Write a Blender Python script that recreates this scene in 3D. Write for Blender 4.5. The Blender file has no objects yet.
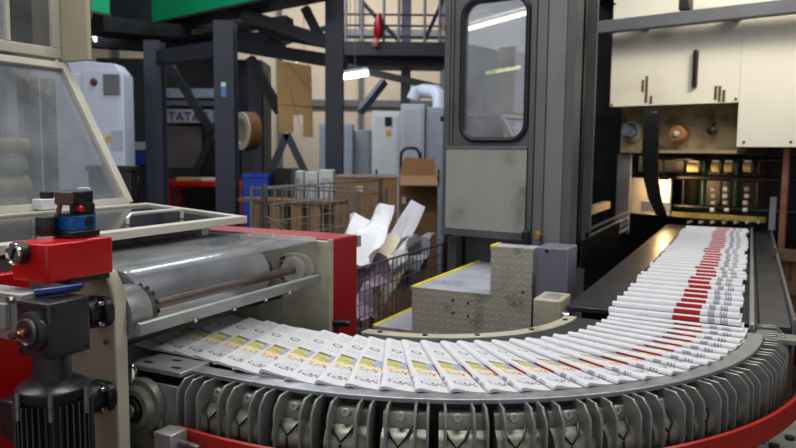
import bpy, bmesh, math, random
from mathutils import Vector, Matrix
random.seed(7)
sc = bpy.context.scene
COL = sc.collection
PI = math.pi

# ------------------------------------------------------------------ camera
FOC, HY, ROLL, CZ = 720.0, 152.0, 0.01, 1.5
PT = math.atan((224 - HY) / FOC)
FW = Vector((0, math.cos(PT), -math.sin(PT)))
UP0 = Vector((0, math.sin(PT), math.cos(PT)))
RT0 = Vector((1, 0, 0))
CAM = Vector((0, 0, CZ))
cd = bpy.data.cameras.new('camera'); cam = bpy.data.objects.new('camera', cd); COL.objects.link(cam)
cd.sensor_width = 36; cd.lens = FOC / 796 * 36; cd.clip_start = 0.02; cd.clip_end = 200
cr, sr = math.cos(ROLL), math.sin(ROLL)
up = UP0 * cr - RT0 * sr
rt = FW.cross(up)
M4 = Matrix((rt, up, -FW)).transposed().to_4x4(); M4.translation = CAM
cam.matrix_world = M4
sc.camera = cam
cd.dof.use_dof = True; cd.dof.focus_distance = 1.65; cd.dof.aperture_fstop = 5.0

# ------------------------------------------------------------------ world, lights, exposure
sc.view_settings.view_transform = 'Standard'
sc.view_settings.look = 'None'
sc.view_settings.exposure = 0.22
sc.view_settings.gamma = 1.0
sc.view_settings.use_curve_mapping = False
w = bpy.data.worlds.new('world'); sc.world = w; w.use_nodes = True
w.node_tree.nodes['Background'].inputs[0].default_value = (0.90, 0.94, 1.0, 1)
w.node_tree.nodes['Background'].inputs[1].default_value = 0.55

def area(name, loc, target, power, sx, sy, col=(1, 1, 1), spread=180):
    l = bpy.data.lights.new(name, 'AREA'); l.shape = 'RECTANGLE'; l.size = sx; l.size_y = sy
    l.energy = power; l.color = col; l.spread = math.radians(spread)
    o = bpy.data.objects.new(name, l); COL.objects.link(o); o.location = loc
    d = Vector(target) - Vector(loc)
    o.rotation_euler = d.to_track_quat('-Z', 'Y').to_euler()
    return o
area('hall_and_cover_light', (0.9, 2.2, 4.6), (0.3, 2.0, 0), 112, 0.5, 4.5, (1.0, 0.98, 0.94))
area('hall_and_cover_light', (-2.4, 1.6, 4.6), (-0.6, 1.6, 0), 80, 0.5, 4.5, (0.98, 0.98, 1.0))
area('hall_and_cover_light', (-1.5, 8.0, 4.8), (-1.5, 8.0, 0), 170, 0.6, 6, (0.86, 0.92, 1.0))
area('hall_and_cover_light', (2.7, 2.2, 4.0), (2.15, 4.9, 2.25), 8.5, 1.2, 0.4, (1.0, 0.94, 0.84), 44)  # added narrow light that brightens the cream press cover
area('hall_and_cover_light', (-1.0, 14.5, 5.6), (-1.0, 17.5, 3), 210, 6, 0.6, (1.0, 0.94, 0.84))

# ------------------------------------------------------------------ helpers
def srgb(r, g, b):
    f = lambda c: (c / 255 / 12.92) if c / 255 <= 0.04045 else ((c / 255 + 0.055) / 1.055) ** 2.4
    return (f(r), f(g), f(b), 1)

MATS = {}
def mat(name, rgb, rough=0.5, metal=0.0, var=0.12, scale=9.0, bump=0.0, bscale=60.0, spec=0.5, stretch=None, dirt=None):
    if name in MATS: return MATS[name]
    m = bpy.data.materials.new(name); m.use_nodes = True
    nt = m.node_tree; b = nt.nodes['Principled BSDF']
    tc = nt.nodes.new('ShaderNodeTexCoord')
    src = tc.outputs['Object']
    if stretch:
        mp = nt.nodes.new('ShaderNodeMapping'); mp.inputs['Scale'].default_value = stretch
        nt.links.new(src, mp.inputs[0]); src = mp.outputs[0]
    n = nt.nodes.new('ShaderNodeTexNoise'); n.inputs['Scale'].default_value = scale; n.inputs['Detail'].default_value = 6
    nt.links.new(src, n.inputs['Vector'])
    cr_ = nt.nodes.new('ShaderNodeValToRGB')
    c = srgb(*rgb)
    d = srgb(*dirt) if dirt else tuple(max(0, x * (1 - 2.2 * var)) for x in c[:3]) + (1,)
    l = tuple(min(1, x * (1 + var)) for x in c[:3]) + (1,)
    cr_.color_ramp.elements[0].position = 0.30; cr_.color_ramp.elements[0].color = d
    cr_.color_ramp.elements[1].position = 0.72; cr_.color_ramp.elements[1].color = l
    e = cr_.color_ramp.elements.new(0.45 if dirt else 0.5); e.color = c
    nt.links.new(n.outputs['Fac'], cr_.inputs[0]); nt.links.new(cr_.outputs[0], b.inputs['Base Color'])
    b.inputs['Metallic'].default_value = metal
    mr = nt.nodes.new('ShaderNodeMapRange'); mr.inputs[3].default_value = max(0.03, rough - 0.12); mr.inputs[4].default_value = min(1, rough + 0.12)
    nt.links.new(n.outputs['Fac'], mr.inputs[0]); nt.links.new(mr.outputs[0], b.inputs['Roughness'])
    b.inputs['Specular IOR Level'].default_value = spec
    if bump:
        n2 = nt.nodes.new('ShaderNodeTexNoise'); n2.inputs['Scale'].default_value = bscale; n2.inputs['Detail'].default_value = 4
        nt.links.new(src, n2.inputs['Vector'])
        bp = nt.nodes.new('ShaderNodeBump'); bp.inputs['Strength'].default_value = bump; bp.inputs['Distance'].default_value = 0.01
        nt.links.new(n2.outputs['Fac'], bp.inputs['Height']); nt.links.new(bp.outputs[0], b.inputs['Normal'])
    MATS[name] = m
    return m

def clear_mat(name, tint=(0.9, 0.92, 0.93), haze=0.12, gloss=0.12, rough=0.05, hz=(0.6, 0.63, 0.66), smear=1.0):
    """clear plastic or glass sheet: see-through, a hazy film for scratches and painted sheen, and reflections"""
    m = bpy.data.materials.new(name); m.use_nodes = True
    nt = m.node_tree; nt.nodes.clear()
    out = nt.nodes.new('ShaderNodeOutputMaterial')
    tr = nt.nodes.new('ShaderNodeBsdfTransparent'); tr.inputs[0].default_value = (*tint, 1)
    df = nt.nodes.new('ShaderNodeBsdfDiffuse'); df.inputs[0].default_value = (*hz, 1)
    gl = nt.nodes.new('ShaderNodeBsdfGlossy'); gl.inputs['Roughness'].default_value = rough
    tc = nt.nodes.new('ShaderNodeTexCoord'); n = nt.nodes.new('ShaderNodeTexNoise'); n.inputs['Scale'].default_value = 5; n.inputs['Detail'].default_value = 7
    nt.links.new(tc.outputs['Object'], n.inputs['Vector'])
    mr = nt.nodes.new('ShaderNodeMapRange'); mr.inputs[1].default_value = 0.35; mr.inputs[2].default_value = 0.7
    mr.inputs[3].default_value = haze * (1 - 0.5 * smear); mr.inputs[4].default_value = haze * (1 + 0.6 * smear)
    nt.links.new(n.outputs['Fac'], mr.inputs[0])
    m1 = nt.nodes.new('ShaderNodeMixShader'); nt.links.new(mr.outputs[0], m1.inputs[0]); nt.links.new(tr.outputs[0], m1.inputs[1]); nt.links.new(df.outputs[0], m1.inputs[2])
    fr = nt.nodes.new('ShaderNodeLayerWeight'); fr.inputs[0].default_value = 0.35
    mr2 = nt.nodes.new('ShaderNodeMapRange'); mr2.inputs[3].default_value = gloss; mr2.inputs[4].default_value = max(gloss, 0.5)
    nt.links.new(fr.outputs['Fresnel'], mr2.inputs[0])
    m2 = nt.nodes.new('ShaderNodeMixShader'); nt.links.new(mr2.outputs[0], m2.inputs[0]); nt.links.new(m1.outputs[0], m2.inputs[1]); nt.links.new(gl.outputs[0], m2.inputs[2])
    nt.links.new(m2.outputs[0], out.inputs[0])
    return m

def emit_mat(name, col, s):
    m = bpy.data.materials.new(name); m.use_nodes = True
    b = m.node_tree.nodes['Principled BSDF']
    b.inputs['Base Color'].default_value = (*col, 1); b.inputs['Emission Color'].default_value = (*col, 1); b.inputs['Emission Strength'].default_value = s
    return m

class Frame:
    """a horizontal frame: origin on the floor, turned about z"""
    def __init__(s, ox, oy, deg):
        s.o = Vector((ox, oy, 0)); s.a = math.radians(deg)
        s.m = Matrix.Translation(s.o) @ Matrix.Rotation(s.a, 4, 'Z'); s.mi = s.m.inverted()
    def ray(s, px, py):
        x, y = px - 398, py - 224
        xr = cr * x + sr * y; yr = -sr * x + cr * y
        d = FW + RT0 * (xr / FOC) - UP0 * (yr / FOC)
        return s.mi @ CAM, s.mi.to_3x3() @ d
    def at(s, px, py, axis, val):
        c, d = s.ray(px, py)
        return c + d * ((val - c[axis]) / d[axis])
    def X(s, px, py, v): return s.at(px, py, 0, v)
    def Y(s, px, py, v): return s.at(px, py, 1, v)
    def Z(s, px, py, v): return s.at(px, py, 2, v)
W = Frame(0, 0, 0)
M = Frame(0.1274, 2.4343, -26)      # x runs across the straight belt, y along it away from the camera, origin at the bend's centre

ORG = {}
def tag(o, label=None, cat=None, group=None, kind=None):
    if label: o['label'] = label
    if cat: o['category'] = cat
    if group: o['group'] = group
    if kind: o['kind'] = kind
    return o

def thing(name, label, cat, at=(0, 0, 0), fr=W, group=None):
    o = bpy.data.objects.new(name, None); COL.objects.link(o); o.empty_display_size = 0.1
    o.location = fr.m @ Vector(at); o.rotation_euler = (0, 0, fr.a)
    ORG[o.name] = (Vector(at), fr)
    return tag(o, label, cat, group)

class MB:
    def __init__(s): s.bm = bmesh.new()
    def face(s, pts):
        return s.bm.faces.new([s.bm.verts.new(p) for p in pts])
    def box(s, a, b, m=None):
        x0, x1 = sorted((a[0], b[0])); y0, y1 = sorted((a[1], b[1])); z0, z1 = sorted((a[2], b[2]))
        v = [Vector((x, y, z)) for x in (x0, x1) for y in (y0, y1) for z in (z0, z1)]
        if m is not None: v = [m @ p for p in v]
        v = [s.bm.verts.new(p) for p in v]
        for f in ((0, 1, 3, 2), (4, 6, 7, 5), (0, 4, 5, 1), (2, 3, 7, 6), (0, 2, 6, 4), (1, 5, 7, 3)):
            s.bm.faces.new([v[i] for i in f])
        return s
    def cbox(s, c, sx, sy, sz, rz=0, rx=0, ry=0):
        m = Matrix.Translation(Vector(c)) @ Matrix.Rotation(rz, 4, 'Z') @ Matrix.Rotation(rx, 4, 'X') @ Matrix.Rotation(ry, 4, 'Y')
        return s.box((-sx / 2, -sy / 2, -sz / 2), (sx / 2, sy / 2, sz / 2), m)
    def bar(s, p0, p1, wx, wy, upv=(0, 0, 1)):
        """a straight bar of rectangular section: wx sideways, wy along upv"""
        p0, p1 = Vector(p0), Vector(p1); d = (p1 - p0); L = d.length; d.normalize()
        u = Vector(upv)
        if abs(d.dot(u)) > 0.99: u = Vector((0, 1, 0))
        sd = d.cross(u).normalized(); u = sd.cross(d).normalized()
        m = Matrix((sd, d, u)).transposed().to_4x4(); m.translation = p0
        return s.box((-wx / 2, 0, -wy / 2), (wx / 2, L, wy / 2), m)
    def cyl(s, p0, p1, r, n=20, r2=None, cap=True):
        p0, p1 = Vector(p0), Vector(p1); r2 = r if r2 is None else r2
        q = (p1 - p0).to_track_quat('Z', 'Y')
        A, B = [], []
        for i in range(n):
            a = 2 * PI * i / n; e = q @ Vector((math.cos(a), math.sin(a), 0))
            A.append(s.bm.verts.new(p0 + e * r)); B.append(s.bm.verts.new(p1 + e * r2))
        for i in range(n): s.bm.faces.new((A[i], A[(i + 1) % n], B[(i + 1) % n], B[i]))
        if cap: s.bm.faces.new(A[::-1]); s.bm.faces.new(B)
        return s
    def lathe(s, prof, p0, ax, n=28):
        """prof: (distance along axis, radius)"""
        p0 = Vector(p0); q = Vector(ax).to_track_quat('Z', 'Y'); rings = []
        for h, r in prof:
            rings.append([s.bm.verts.new(p0 + q @ Vector((r * math.cos(2 * PI * i / n), r * math.sin(2 * PI * i / n), h))) for i in range(n)])
        for a, b in zip(rings, rings[1:]):
            for i in range(n): s.bm.faces.new((a[i], a[(i + 1) % n], b[(i + 1) % n], b[i]))
        s.bm.faces.new(rings[0][::-1]); s.bm.faces.new(rings[-1])
        return s
    def tube(s, pts, r, n=10, closed=False):
        pts = [Vector(p) for p in pts]; rings = []; N = len(pts)
        for k, p in enumerate(pts):
            if closed: d = pts[(k + 1) % N] - pts[k - 1]
            else: d = pts[min(k + 1, N - 1)] - pts[max(k - 1, 0)]
            q = d.to_track_quat('Z', 'Y')
            rings.append([s.bm.verts.new(p + q @ Vector((r * math.cos(2 * PI * i / n), r * math.sin(2 * PI * i / n), 0))) for i in range(n)])
        for k in range(N if closed else N - 1):
            a, b = rings[k], rings[(k + 1) % N]
            # best twist
            o = min(range(n), key=lambda j: sum((a[i].co - b[(i + j) % n].co).length for i in range(0, n, 3)))
            for i in range(n): s.bm.faces.new((a[i], a[(i + 1) % n], b[(i + 1 + o) % n], b[(i + o) % n]))
        if not closed: s.bm.faces.new(rings[0][::-1]); s.bm.faces.new(rings[-1])
        return s
    def prism(s, poly, fn, t0, t1):
        """poly: 2-D outline; fn(a, b, t) -> point"""
        A = [s.bm.verts.new(fn(a, b, t0)) for a, b in poly]; B = [s.bm.verts.new(fn(a, b, t1)) for a, b in poly]
        n = len(A)
        for i in range(n): s.bm.faces.new((A[i], A[(i + 1) % n], B[(i + 1) % n], B[i]))
        s.bm.faces.new(A[::-1]); s.bm.faces.new(B)
        return s
    def sweep(s, prof, angs, close_ends=True):
        """closed (r, z) outline turned about the z axis over a list of angles"""
        rings = [[s.bm.verts.new((r * math.cos(a), r * math.sin(a), z)) for r, z in prof] for a in angs]
        n = len(prof)
        for A, B in zip(rings, rings[1:]):
            for i in range(n): s.bm.faces.new((A[i], A[(i + 1) % n], B[(i + 1) % n], B[i]))
        if close_ends: s.bm.faces.new(rings[0][::-1]); s.bm.faces.new(rings[-1])
        return s
    def build(s, name, m, parent=None, fr=None, at=None, bevel=0, seg=2, smooth=True, ang=35):
        if parent is not None: at, fr = ORG[parent.name]
        fr = fr or W; at = Vector(at or (0, 0, 0))
        bmesh.ops.recalc_face_normals(s.bm, faces=s.bm.faces)
        bmesh.ops.translate(s.bm, verts=s.bm.verts, vec=-at)
        me = bpy.data.meshes.new(name); s.bm.to_mesh(me); s.bm.free()
        if smooth:
            for p in me.polygons: p.use_smooth = True
            me.set_sharp_from_angle(angle=math.radians(ang))
        me.materials.append(m)
        o = bpy.data.objects.new(name, me); COL.objects.link(o)
        if parent is not None: o.parent = parent
        else: o.location = fr.m @ at; o.rotation_euler = (0, 0, fr.a)
        ORG[o.name] = (at, fr)
        if bevel:
            b = o.modifiers.new('bevel', 'BEVEL'); b.width = bevel; b.segments = seg; b.limit_method = 'ANGLE'; b.angle_limit = math.radians(40)
        return o

def lin(a, b, n): return [a + (b - a) * i / (n - 1) for i in range(n)]
def rrect(x0, x1, z0, z1, r, n=7):
    pts = []
    for cx, cz, a0 in ((x1 - r, z1 - r, 0), (x0 + r, z1 - r, 90), (x0 + r, z0 + r, 180), (x1 - r, z0 + r, 270)):
        for i in range(n):
            a = math.radians(a0 + 90 * i / (n - 1)); pts.append((cx + r * math.cos(a), cz + r * math.sin(a)))
    return pts

# ------------------------------------------------------------------ materials
alu = mat('worn_aluminium', (162, 164, 162), 0.42, 0.4, 0.12, 14, 0.05, 90)
rimm = mat('aluminium_rim', (165, 166, 168), 0.38, 0.7, 0.10, 22, 0.04, 120)
cast = mat('cast_metal', (134, 133, 120), 0.40, 0.45, 0.2, 11, 0.08, 80, dirt=(58, 56, 48))
finm = mat('fin_metal', (130, 133, 127), 0.36, 0.45, 0.16, 9, 0.05, 70)
rubber = mat('belt_rubber', (34, 35, 38), 0.6, 0, 0.12, 20, 0.05, 150)
beige = mat('beige_paint', (172, 166, 146), 0.42, 0, 0.10, 7, 0.03, 40, dirt=(120, 112, 92))
beige2 = mat('beige_frame', (184, 179, 167), 0.45, 0, 0.08, 6)
redp = mat('red_paint', (186, 8, 14), 0.28, 0, 0.08, 5)
redb = mat('red_band_paint', (186, 46, 36), 0.32, 0, 0.08, 5)
reddk = mat('dark_red_paint', (150, 8, 20), 0.35, 0, 0.06, 4)
blackm = mat('black_metal', (26, 27, 28), 0.38, 0.2, 0.2, 12, 0.04, 90)
blackp = mat('black_plastic', (20, 20, 21), 0.42, 0, 0.1, 12)
gearm = mat('graphite_paint', (44, 45, 46), 0.34, 0.1, 0.15, 12, 0.05, 140)
chrome = mat('chrome', (205, 205, 205), 0.16, 1.0, 0.06, 10)
steel = mat('brushed_steel', (150, 150, 150), 0.3, 0.9, 0.10, 4, 0.05, 30, stretch=(30, 1, 30))
drumm = mat('drum_steel', (214, 216, 222), 0.22, 0.7, 0.10, 7, 0.03, 20)
shaftm = mat('shaft_steel', (140, 126, 118), 0.35, 0.7, 0.15, 10)
bluep = mat('blue_plastic', (14, 86, 160), 0.35, 0, 0.08, 10)
copper = mat('copper', (150, 96, 62), 0.3, 0.9, 0.1, 30)
dkgrey = mat('dark_grey_paint', (80, 81, 84), 0.42, 0, 0.10, 4, 0.02, 40)
mdgrey = mat('mid_grey_paint', (96, 96, 99), 0.42, 0, 0.08, 4)
jambm = mat('jamb_grey', (112, 109, 108), 0.45, 0, 0.08, 4)
panelg = mat('grey_green_panel', (142, 147, 138), 0.45, 0, 0.10, 3.5, dirt=(98, 106, 84))
boxgrey = mat('blue_grey_paint', (104, 106, 118), 0.4, 0, 0.05, 5)
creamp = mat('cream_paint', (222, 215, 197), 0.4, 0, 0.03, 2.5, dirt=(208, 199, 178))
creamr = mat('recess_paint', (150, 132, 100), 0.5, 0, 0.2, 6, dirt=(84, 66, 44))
grime = mat('oily_grime', (92, 82, 52), 0.5, 0, 0.25, 30)
rollbrown = mat('brown_roller', (150, 104, 70), 0.5, 0, 0.15, 15)
colm = mat('column_paint', (52, 55, 70), 0.5, 0, 0.12, 3)
beamd = mat('dark_beam_paint', (40, 41, 48), 0.55, 0, 0.12, 3)
mech = mat('machinery_dark', (24, 25, 30), 0.5, 0.1, 0.3, 5)
whitecab = mat('white_cabinet_paint', (206, 212, 226), 0.4, 0, 0.04, 3)
graycab = mat('grey_cabinet_paint', (176, 184, 200), 0.42, 0, 0.04, 3)
ventm = mat('vent_grey', (128, 130, 128), 0.5, 0, 0.06, 20)
greenp = mat('green_paint', (0, 156, 100), 0.4, 0, 0.04, 3)
card = mat('cardboard', (164, 124, 84), 0.75, 0, 0.07, 4, 0.03, 60)
card2 = mat('cardboard_dark', (132, 98, 66), 0.75, 0, 0.09, 4)
kraft = mat('kraft_board', (190, 152, 100), 0.7, 0, 0.05, 3)
wood = mat('pallet_wood', (176, 134, 84), 0.7, 0, 0.14, 3, 0.05, 40, stretch=(1, 10, 10))
wooddk = mat('dark_wood', (92, 66, 42), 0.7, 0, 0.2, 3, 0.05, 40, stretch=(8, 8, 1))
wire = mat('galvanised_wire', (142, 142, 138), 0.4, 0.6, 0.15, 20)
wiredk = mat('dark_wire', (92, 90, 86), 0.45, 0.5, 0.15, 20)
wastew = mat('waste_paper', (226, 228, 234), 0.7, 0, 0.05, 6)
wastec = mat('waste_paper_cream', (222, 210, 188), 0.7, 0, 0.08, 6)
bluecr = mat('blue_crate_plastic', (22, 60, 168), 0.45, 0, 0.06, 5)
yellowp = mat('yellow_edge_paint', (224, 206, 46), 0.5, 0, 0.10, 20)
greenr = mat('dark_green_rubber', (8, 62, 44), 0.5, 0, 0.1, 10)
amber = mat('amber_plastic', (206, 190, 128), 0.4, 0, 0.1, 10)
floorm = mat('oily_concrete', (58, 55, 52), 0.5, 0, 0.2, 1.2, 0.05, 20, dirt=(36, 33, 30))
wallm = mat('hall_wall_paint', (196, 185, 170), 0.7, 0, 0.06, 0.6)
ceilm = mat('hall_ceiling_paint', (96, 98, 106), 0.8, 0, 0.06, 0.6)
rollpaper = mat('reel_paper', (196, 186, 164), 0.7, 0, 0.04, 5)
brownp = mat('brown_core', (120, 80, 48), 0.7, 0, 0.1, 6)
brass = mat('brass', (168, 130, 60), 0.3, 0.8, 0.1, 20)
white_p = mat('white_plastic', (220, 222, 222), 0.4, 0, 0.03, 8)

class NB:
    """short node arithmetic"""
    def __init__(s, nt): s.nt = nt
    def m(s, op, a, b=None, c=None):
        n = s.nt.nodes.new('ShaderNodeMath'); n.operation = op
        for i, v in enumerate((a, b, c)):
            if v is None: continue
            if isinstance(v, (int, float)): n.inputs[i].default_value = v
            else: s.nt.links.new(v, n.inputs[i])
        return n.outputs[0]
    def rng(s, x, a, b): return s.m('MULTIPLY', s.m('GREATER_THAN', x, a), s.m('LESS_THAN', x, b))
    def mul(s, *a):
        r = a[0]
        for b in a[1:]: r = s.m('MULTIPLY', r, b)
        return r
    def mix(s, f, a, b):
        n = s.nt.nodes.new('ShaderNodeMix'); n.data_type = 'RGBA'
        for k, v in ((0, f), (6, a), (7, b)):
            if isinstance(v, tuple): n.inputs[k].default_value = v
            elif isinstance(v, (int, float)): n.inputs[k].default_value = v
            else: s.nt.links.new(v, n.inputs[k])
        return n.outputs[2]

def diamond_mat(name, ax, rgb, rough, metal, pitch=0.027, hl=0.22, dirt=(120, 120, 108)):
    m = mat(name, rgb, rough, metal, 0.10, 8, dirt=dirt)
    nt = m.node_tree; b = nt.nodes['Principled BSDF']; q = NB(nt)
    tc = nt.nodes.new('ShaderNodeTexCoord'); sp = nt.nodes.new('ShaderNodeSeparateXYZ'); nt.links.new(tc.outputs['Object'], sp.inputs[0])
    x = q.m('DIVIDE', sp.outputs[ax[0]], pitch); y = q.m('DIVIDE', sp.outputs[ax[1]], pitch)
    par = q.m('PINGPONG', q.m('ADD', q.m('FLOOR', x), q.m('FLOOR', y)), 1.0)
    lx = q.m('SUBTRACT', q.m('FRACT', x), 0.5); ly = q.m('SUBTRACT', q.m('FRACT', y), 0.5)
    a = q.m('ADD', lx, ly); d = q.m('SUBTRACT', lx, ly)
    L = q.m('ADD', q.mul(par, a), q.mul(q.m('SUBTRACT', 1.0, par), d))
    S = q.m('ADD', q.mul(par, d), q.mul(q.m('SUBTRACT', 1.0, par), a))
    e = q.m('ADD', q.m('POWER', q.m('DIVIDE', q.m('ABSOLUTE', L), 0.62), 2.0), q.m('POWER', q.m('DIVIDE', q.m('ABSOLUTE', S), 0.20), 2.0))
    h = q.m('MAXIMUM', q.m('SUBTRACT', 1.0, e), 0.0)
    h = q.m('MINIMUM', q.m('MULTIPLY', h, 2.0), 1.0)
    bp = nt.nodes.new('ShaderNodeBump'); bp.inputs['Strength'].default_value = 0.7; bp.inputs['Distance'].default_value = 0.004
    nt.links.new(h, bp.inputs['Height']); nt.links.new(bp.outputs[0], b.inputs['Normal'])
    old = b.inputs['Base Color'].links[0].from_socket
    nt.links.new(q.mix(q.m('MULTIPLY', h, hl), old, (0.62, 0.62, 0.6, 1)), b.inputs['Base Color'])
    return m
dia_front = diamond_mat('tread_plate_upright', (0, 2), (168, 164, 150), 0.42, 0.1)
dia_top = diamond_mat('tread_plate_flat', (0, 1), (184, 186, 198), 0.32, 0.15, dirt=(158, 160, 172), pitch=0.036, hl=0.5)

def news_mat():
    m = bpy.data.materials.new('newspaper_print'); m.use_nodes = True
    nt = m.node_tree; b = nt.nodes['Principled BSDF']; q = NB(nt)
    uv = nt.nodes.new('ShaderNodeUVMap'); uv.uv_map = 'UVMap'
    sp = nt.nodes.new('ShaderNodeSeparateXYZ'); nt.links.new(uv.outputs[0], sp.inputs[0])
    x, y = sp.outputs[0], sp.outputs[1]          # x: 0..1 across the page, y: 0..1 from the fold (0.28 m)
    mp = nt.nodes.new('ShaderNodeMapping'); mp.inputs['Scale'].default_value = (0.39, 0.28, 1); nt.links.new(uv.outputs[0], mp.inputs[0])
    oi = nt.nodes.new('ShaderNodeObjectInfo')
    def noise(scale, st=(1, 1, 1), det=3):
        mp2 = nt.nodes.new('ShaderNodeMapping'); mp2.inputs['Scale'].default_value = st; nt.links.new(mp.outputs[0], mp2.inputs[0])
        n = nt.nodes.new('ShaderNodeTexNoise'); n.inputs['Scale'].default_value = scale; n.inputs['Detail'].default_value = det
        nt.links.new(mp2.outputs[0], n.inputs['Vector']); return n.outputs['Fac']
    s = q.m('MULTIPLY', y, 0.28)
    paper = srgb(214, 214, 216)
    col = q.mix(noise(18), paper, srgb(200, 200, 204))
    # grey text columns
    lines = q.m('GREATER_THAN', q.m('FRACT', q.m('MULTIPLY', x, 72)), 0.52)
    wordsn = q.m('GREATER_THAN', noise(190, (0.4, 1, 1), 1), 0.47)
    txt = q.mul(lines, wordsn, q.m('ADD', q.rng(x, 0.32, 0.42), q.rng(x, 0.05, 0.17)), q.rng(s, 0.018, 0.085))
    col = q.mix(q.m('MULTIPLY', txt, 0.35), col, srgb(110, 112, 120))
    # ring emblem
    dx = q.m('MULTIPLY', q.m('SUBTRACT', x, 0.262), 0.39); dy = q.m('SUBTRACT', s, 0.034)
    d = q.m('SQRT', q.m('ADD', q.m('POWER', q.m('ABSOLUTE', dx), 2), q.m('POWER', q.m('ABSOLUTE', q.m('MULTIPLY', dy, 0.9)), 2)))
    ring = q.m('LESS_THAN', q.m('ABSOLUTE', q.m('SUBTRACT', d, 0.0098)), q.m('ADD', 0.0017, q.m('MULTIPLY', q.m('MAXIMUM', dx, 0), 0.10)))
    tail = q.mul(0.0, q.m('LESS_THAN', q.m('ABSOLUTE', q.m('SUBTRACT', dx, 0.003)), 0.0016), q.rng(dy, 0.004, 0.019))
    col = q.mix(q.m('MULTIPLY', q.m('MAXIMUM', ring, tail), 0.88), col, srgb(38, 38, 42))
    # picture: dark heading, yellow-green field, blue side, orange script
    n1 = noise(80, (1, 1, 1), 4); n2 = noise(95, (1, 1, 1), 4)
    pic = q.mul(q.rng(x, 0.47, 0.70), q.rng(s, 0.013, 0.088))
    yg = q.mix(n2, srgb(158, 152, 58), srgb(212, 206, 128))
    yg = q.mix(q.m('GREATER_THAN', n1, 0.60), yg, srgb(96, 104, 60))
    blue = q.mix(n2, srgb(92, 104, 150), srgb(190, 196, 214))
    pcol = q.mix(q.m('GREATER_THAN', q.m('ADD', s, q.m('MULTIPLY', n1, 0.03)), 0.060), yg, blue)
    fade = q.m('GREATER_THAN', q.m('ADD', x, q.m('MULTIPLY', n1, 0.16)), 0.70)
    pcol = q.mix(fade, pcol, srgb(220, 206, 170))
    head = q.mul(q.m('LESS_THAN', q.m('ADD', x, q.m('MULTIPLY', n2, 0.05)), 0.525), q.rng(s, 0.013, 0.046))
    pcol = q.mix(q.m('MULTIPLY', head, 0.85), pcol, srgb(52, 60, 76))
    col = q.mix(q.m('MULTIPLY', pic, 0.95), col, pcol)
    script = q.mul(q.rng(x, 0.655, 0.725), q.rng(s, 0.018, 0.062), q.m('GREATER_THAN', noise(150, (1, 1, 1), 1), 0.54))
    col = q.mix(q.m('MULTIPLY', script, 0.8), col, srgb(150, 52, 30))
    # headline near the outer end
    hl = q.mul(q.rng(x, 0.845, 0.905), q.rng(s, 0.018, 0.070), q.m('GREATER_THAN', noise(165, (0.7, 1, 1), 1), 0.50))
    col = q.mix(q.m('MULTIPLY', hl, 0.75), col, srgb(50, 52, 62))
    side = q.mul(q.rng(x, 0.76, 0.83), q.rng(s, 0.030, 0.09), q.m('GREATER_THAN', noise(60), 0.5))
    col = q.mix(q.m('MULTIPLY', side, 0.4), col, srgb(150, 168, 196))
    # red block and black line wrapped over the fold
    red = q.mul(q.rng(x, 0.50, 0.705), q.rng(s, -0.012, 0.0025))
    col = q.mix(red, col, srgb(158, 14, 24))
    blk = q.mul(q.rng(x, 0.76, 0.93), q.rng(s, -0.012, 0.006), q.m('GREATER_THAN', noise(60, (1, 0.2, 1), 1), 0.48))
    col = q.mix(q.m('MULTIPLY', blk, 0.6), col, srgb(60, 62, 72))
    nt.links.new(col, b.inputs['Base Color'])
    b.inputs['Roughness'].default_value = 0.55; b.inputs['Specular IOR Level'].default_value = 0.3
    return m
news = news_mat()

# ------------------------------------------------------------------ the hall
def struct(name, mb, m, fr=None):
    o = mb.build(name, m, fr=fr); o['kind'] = 'structure'; return o
struct('floor', MB().box((-14, -4, -0.1), (14, 19, 0)), floorm)
wb = MB().box((-14, 18, 0), (14, 18.2, 7))
struct('wall_back', wb, wallm)
struct('wall_left', MB().box((-14, -4, 0), (-13.8, 18, 7)), wallm)
struct('wall_right', MB().box((13.8, -4, 0), (14, 18, 7)), wallm)
struct('ceiling', MB().box((-14, -4, 7), (14, 19, 7.2)), ceilm)
for i, x in enumerate(lin(-9, 5, 8)):
    struct('trim_%d' % (i + 1), MB().box((x, 17.9, 0), (x + 0.12, 18, 7)), ceilm)
for i, z in enumerate((2.6, 4.3)):
    struct('trim_%d' % (i + 9), MB().box((-14, 17.86, z), (14, 17.99, z + 0.16)), mdgrey)
# ------------------------------------------------------------------ curved conveyor
RO, RI = 1.01, 0.495
conv = thing('curved_conveyor', 'curved belt conveyor with finned metal chain links and red guard band', 'conveyor', (0, 0, 0.0), M)
angs = [math.radians(a) for a in lin(0, -90, 50)]
MB().sweep([(RI - 0.004, 0.975), (RO - 0.015, 0.975), (RO - 0.015, 0.988), (RI - 0.004, 0.988)], angs).build('belt', rubber, conv)
mb = MB().sweep([(0.968, 0.9885), (RO, 0.9885), (RO, 0.9995), (0.968, 0.9995)], angs)
mb.box((-0.345, -RO, 0.9885), (0.0, -0.968, 0.9995))
mb.build('outer_rim', rimm, conv, bevel=0.002)
MB().sweep([(0.448, 0.955), (0.488, 0.955), (0.488, 0.992), (0.448, 0.992)], [math.radians(a) for a in lin(0, -92, 40)]).build('inner_rim', beige, conv, bevel=0.003)
for a in (-8, -30, -52, -70, -86):
    a = math.radians(a); MB().cyl((0.469 * math.cos(a), 0.469 * math.sin(a), 0.985), (0.469 * math.cos(a), 0.469 * math.sin(a), 0.9945), 0.008, 10).build('rim_bolt', blackm, conv)
mb = MB(); rings = []
for a in lin(12, -99, 64):
    k = max(0, (a + 45) / 45); dr = 0.040 * k * k; a = math.radians(a)
    rings.append([mb.bm.verts.new(((r + dr) * math.cos(a), (r + dr) * math.sin(a), z)) for r, z in ((1.078, 0.838), (1.088, 0.838), (1.088, 0.893), (1.083, 0.896), (1.078, 0.893))])
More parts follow.
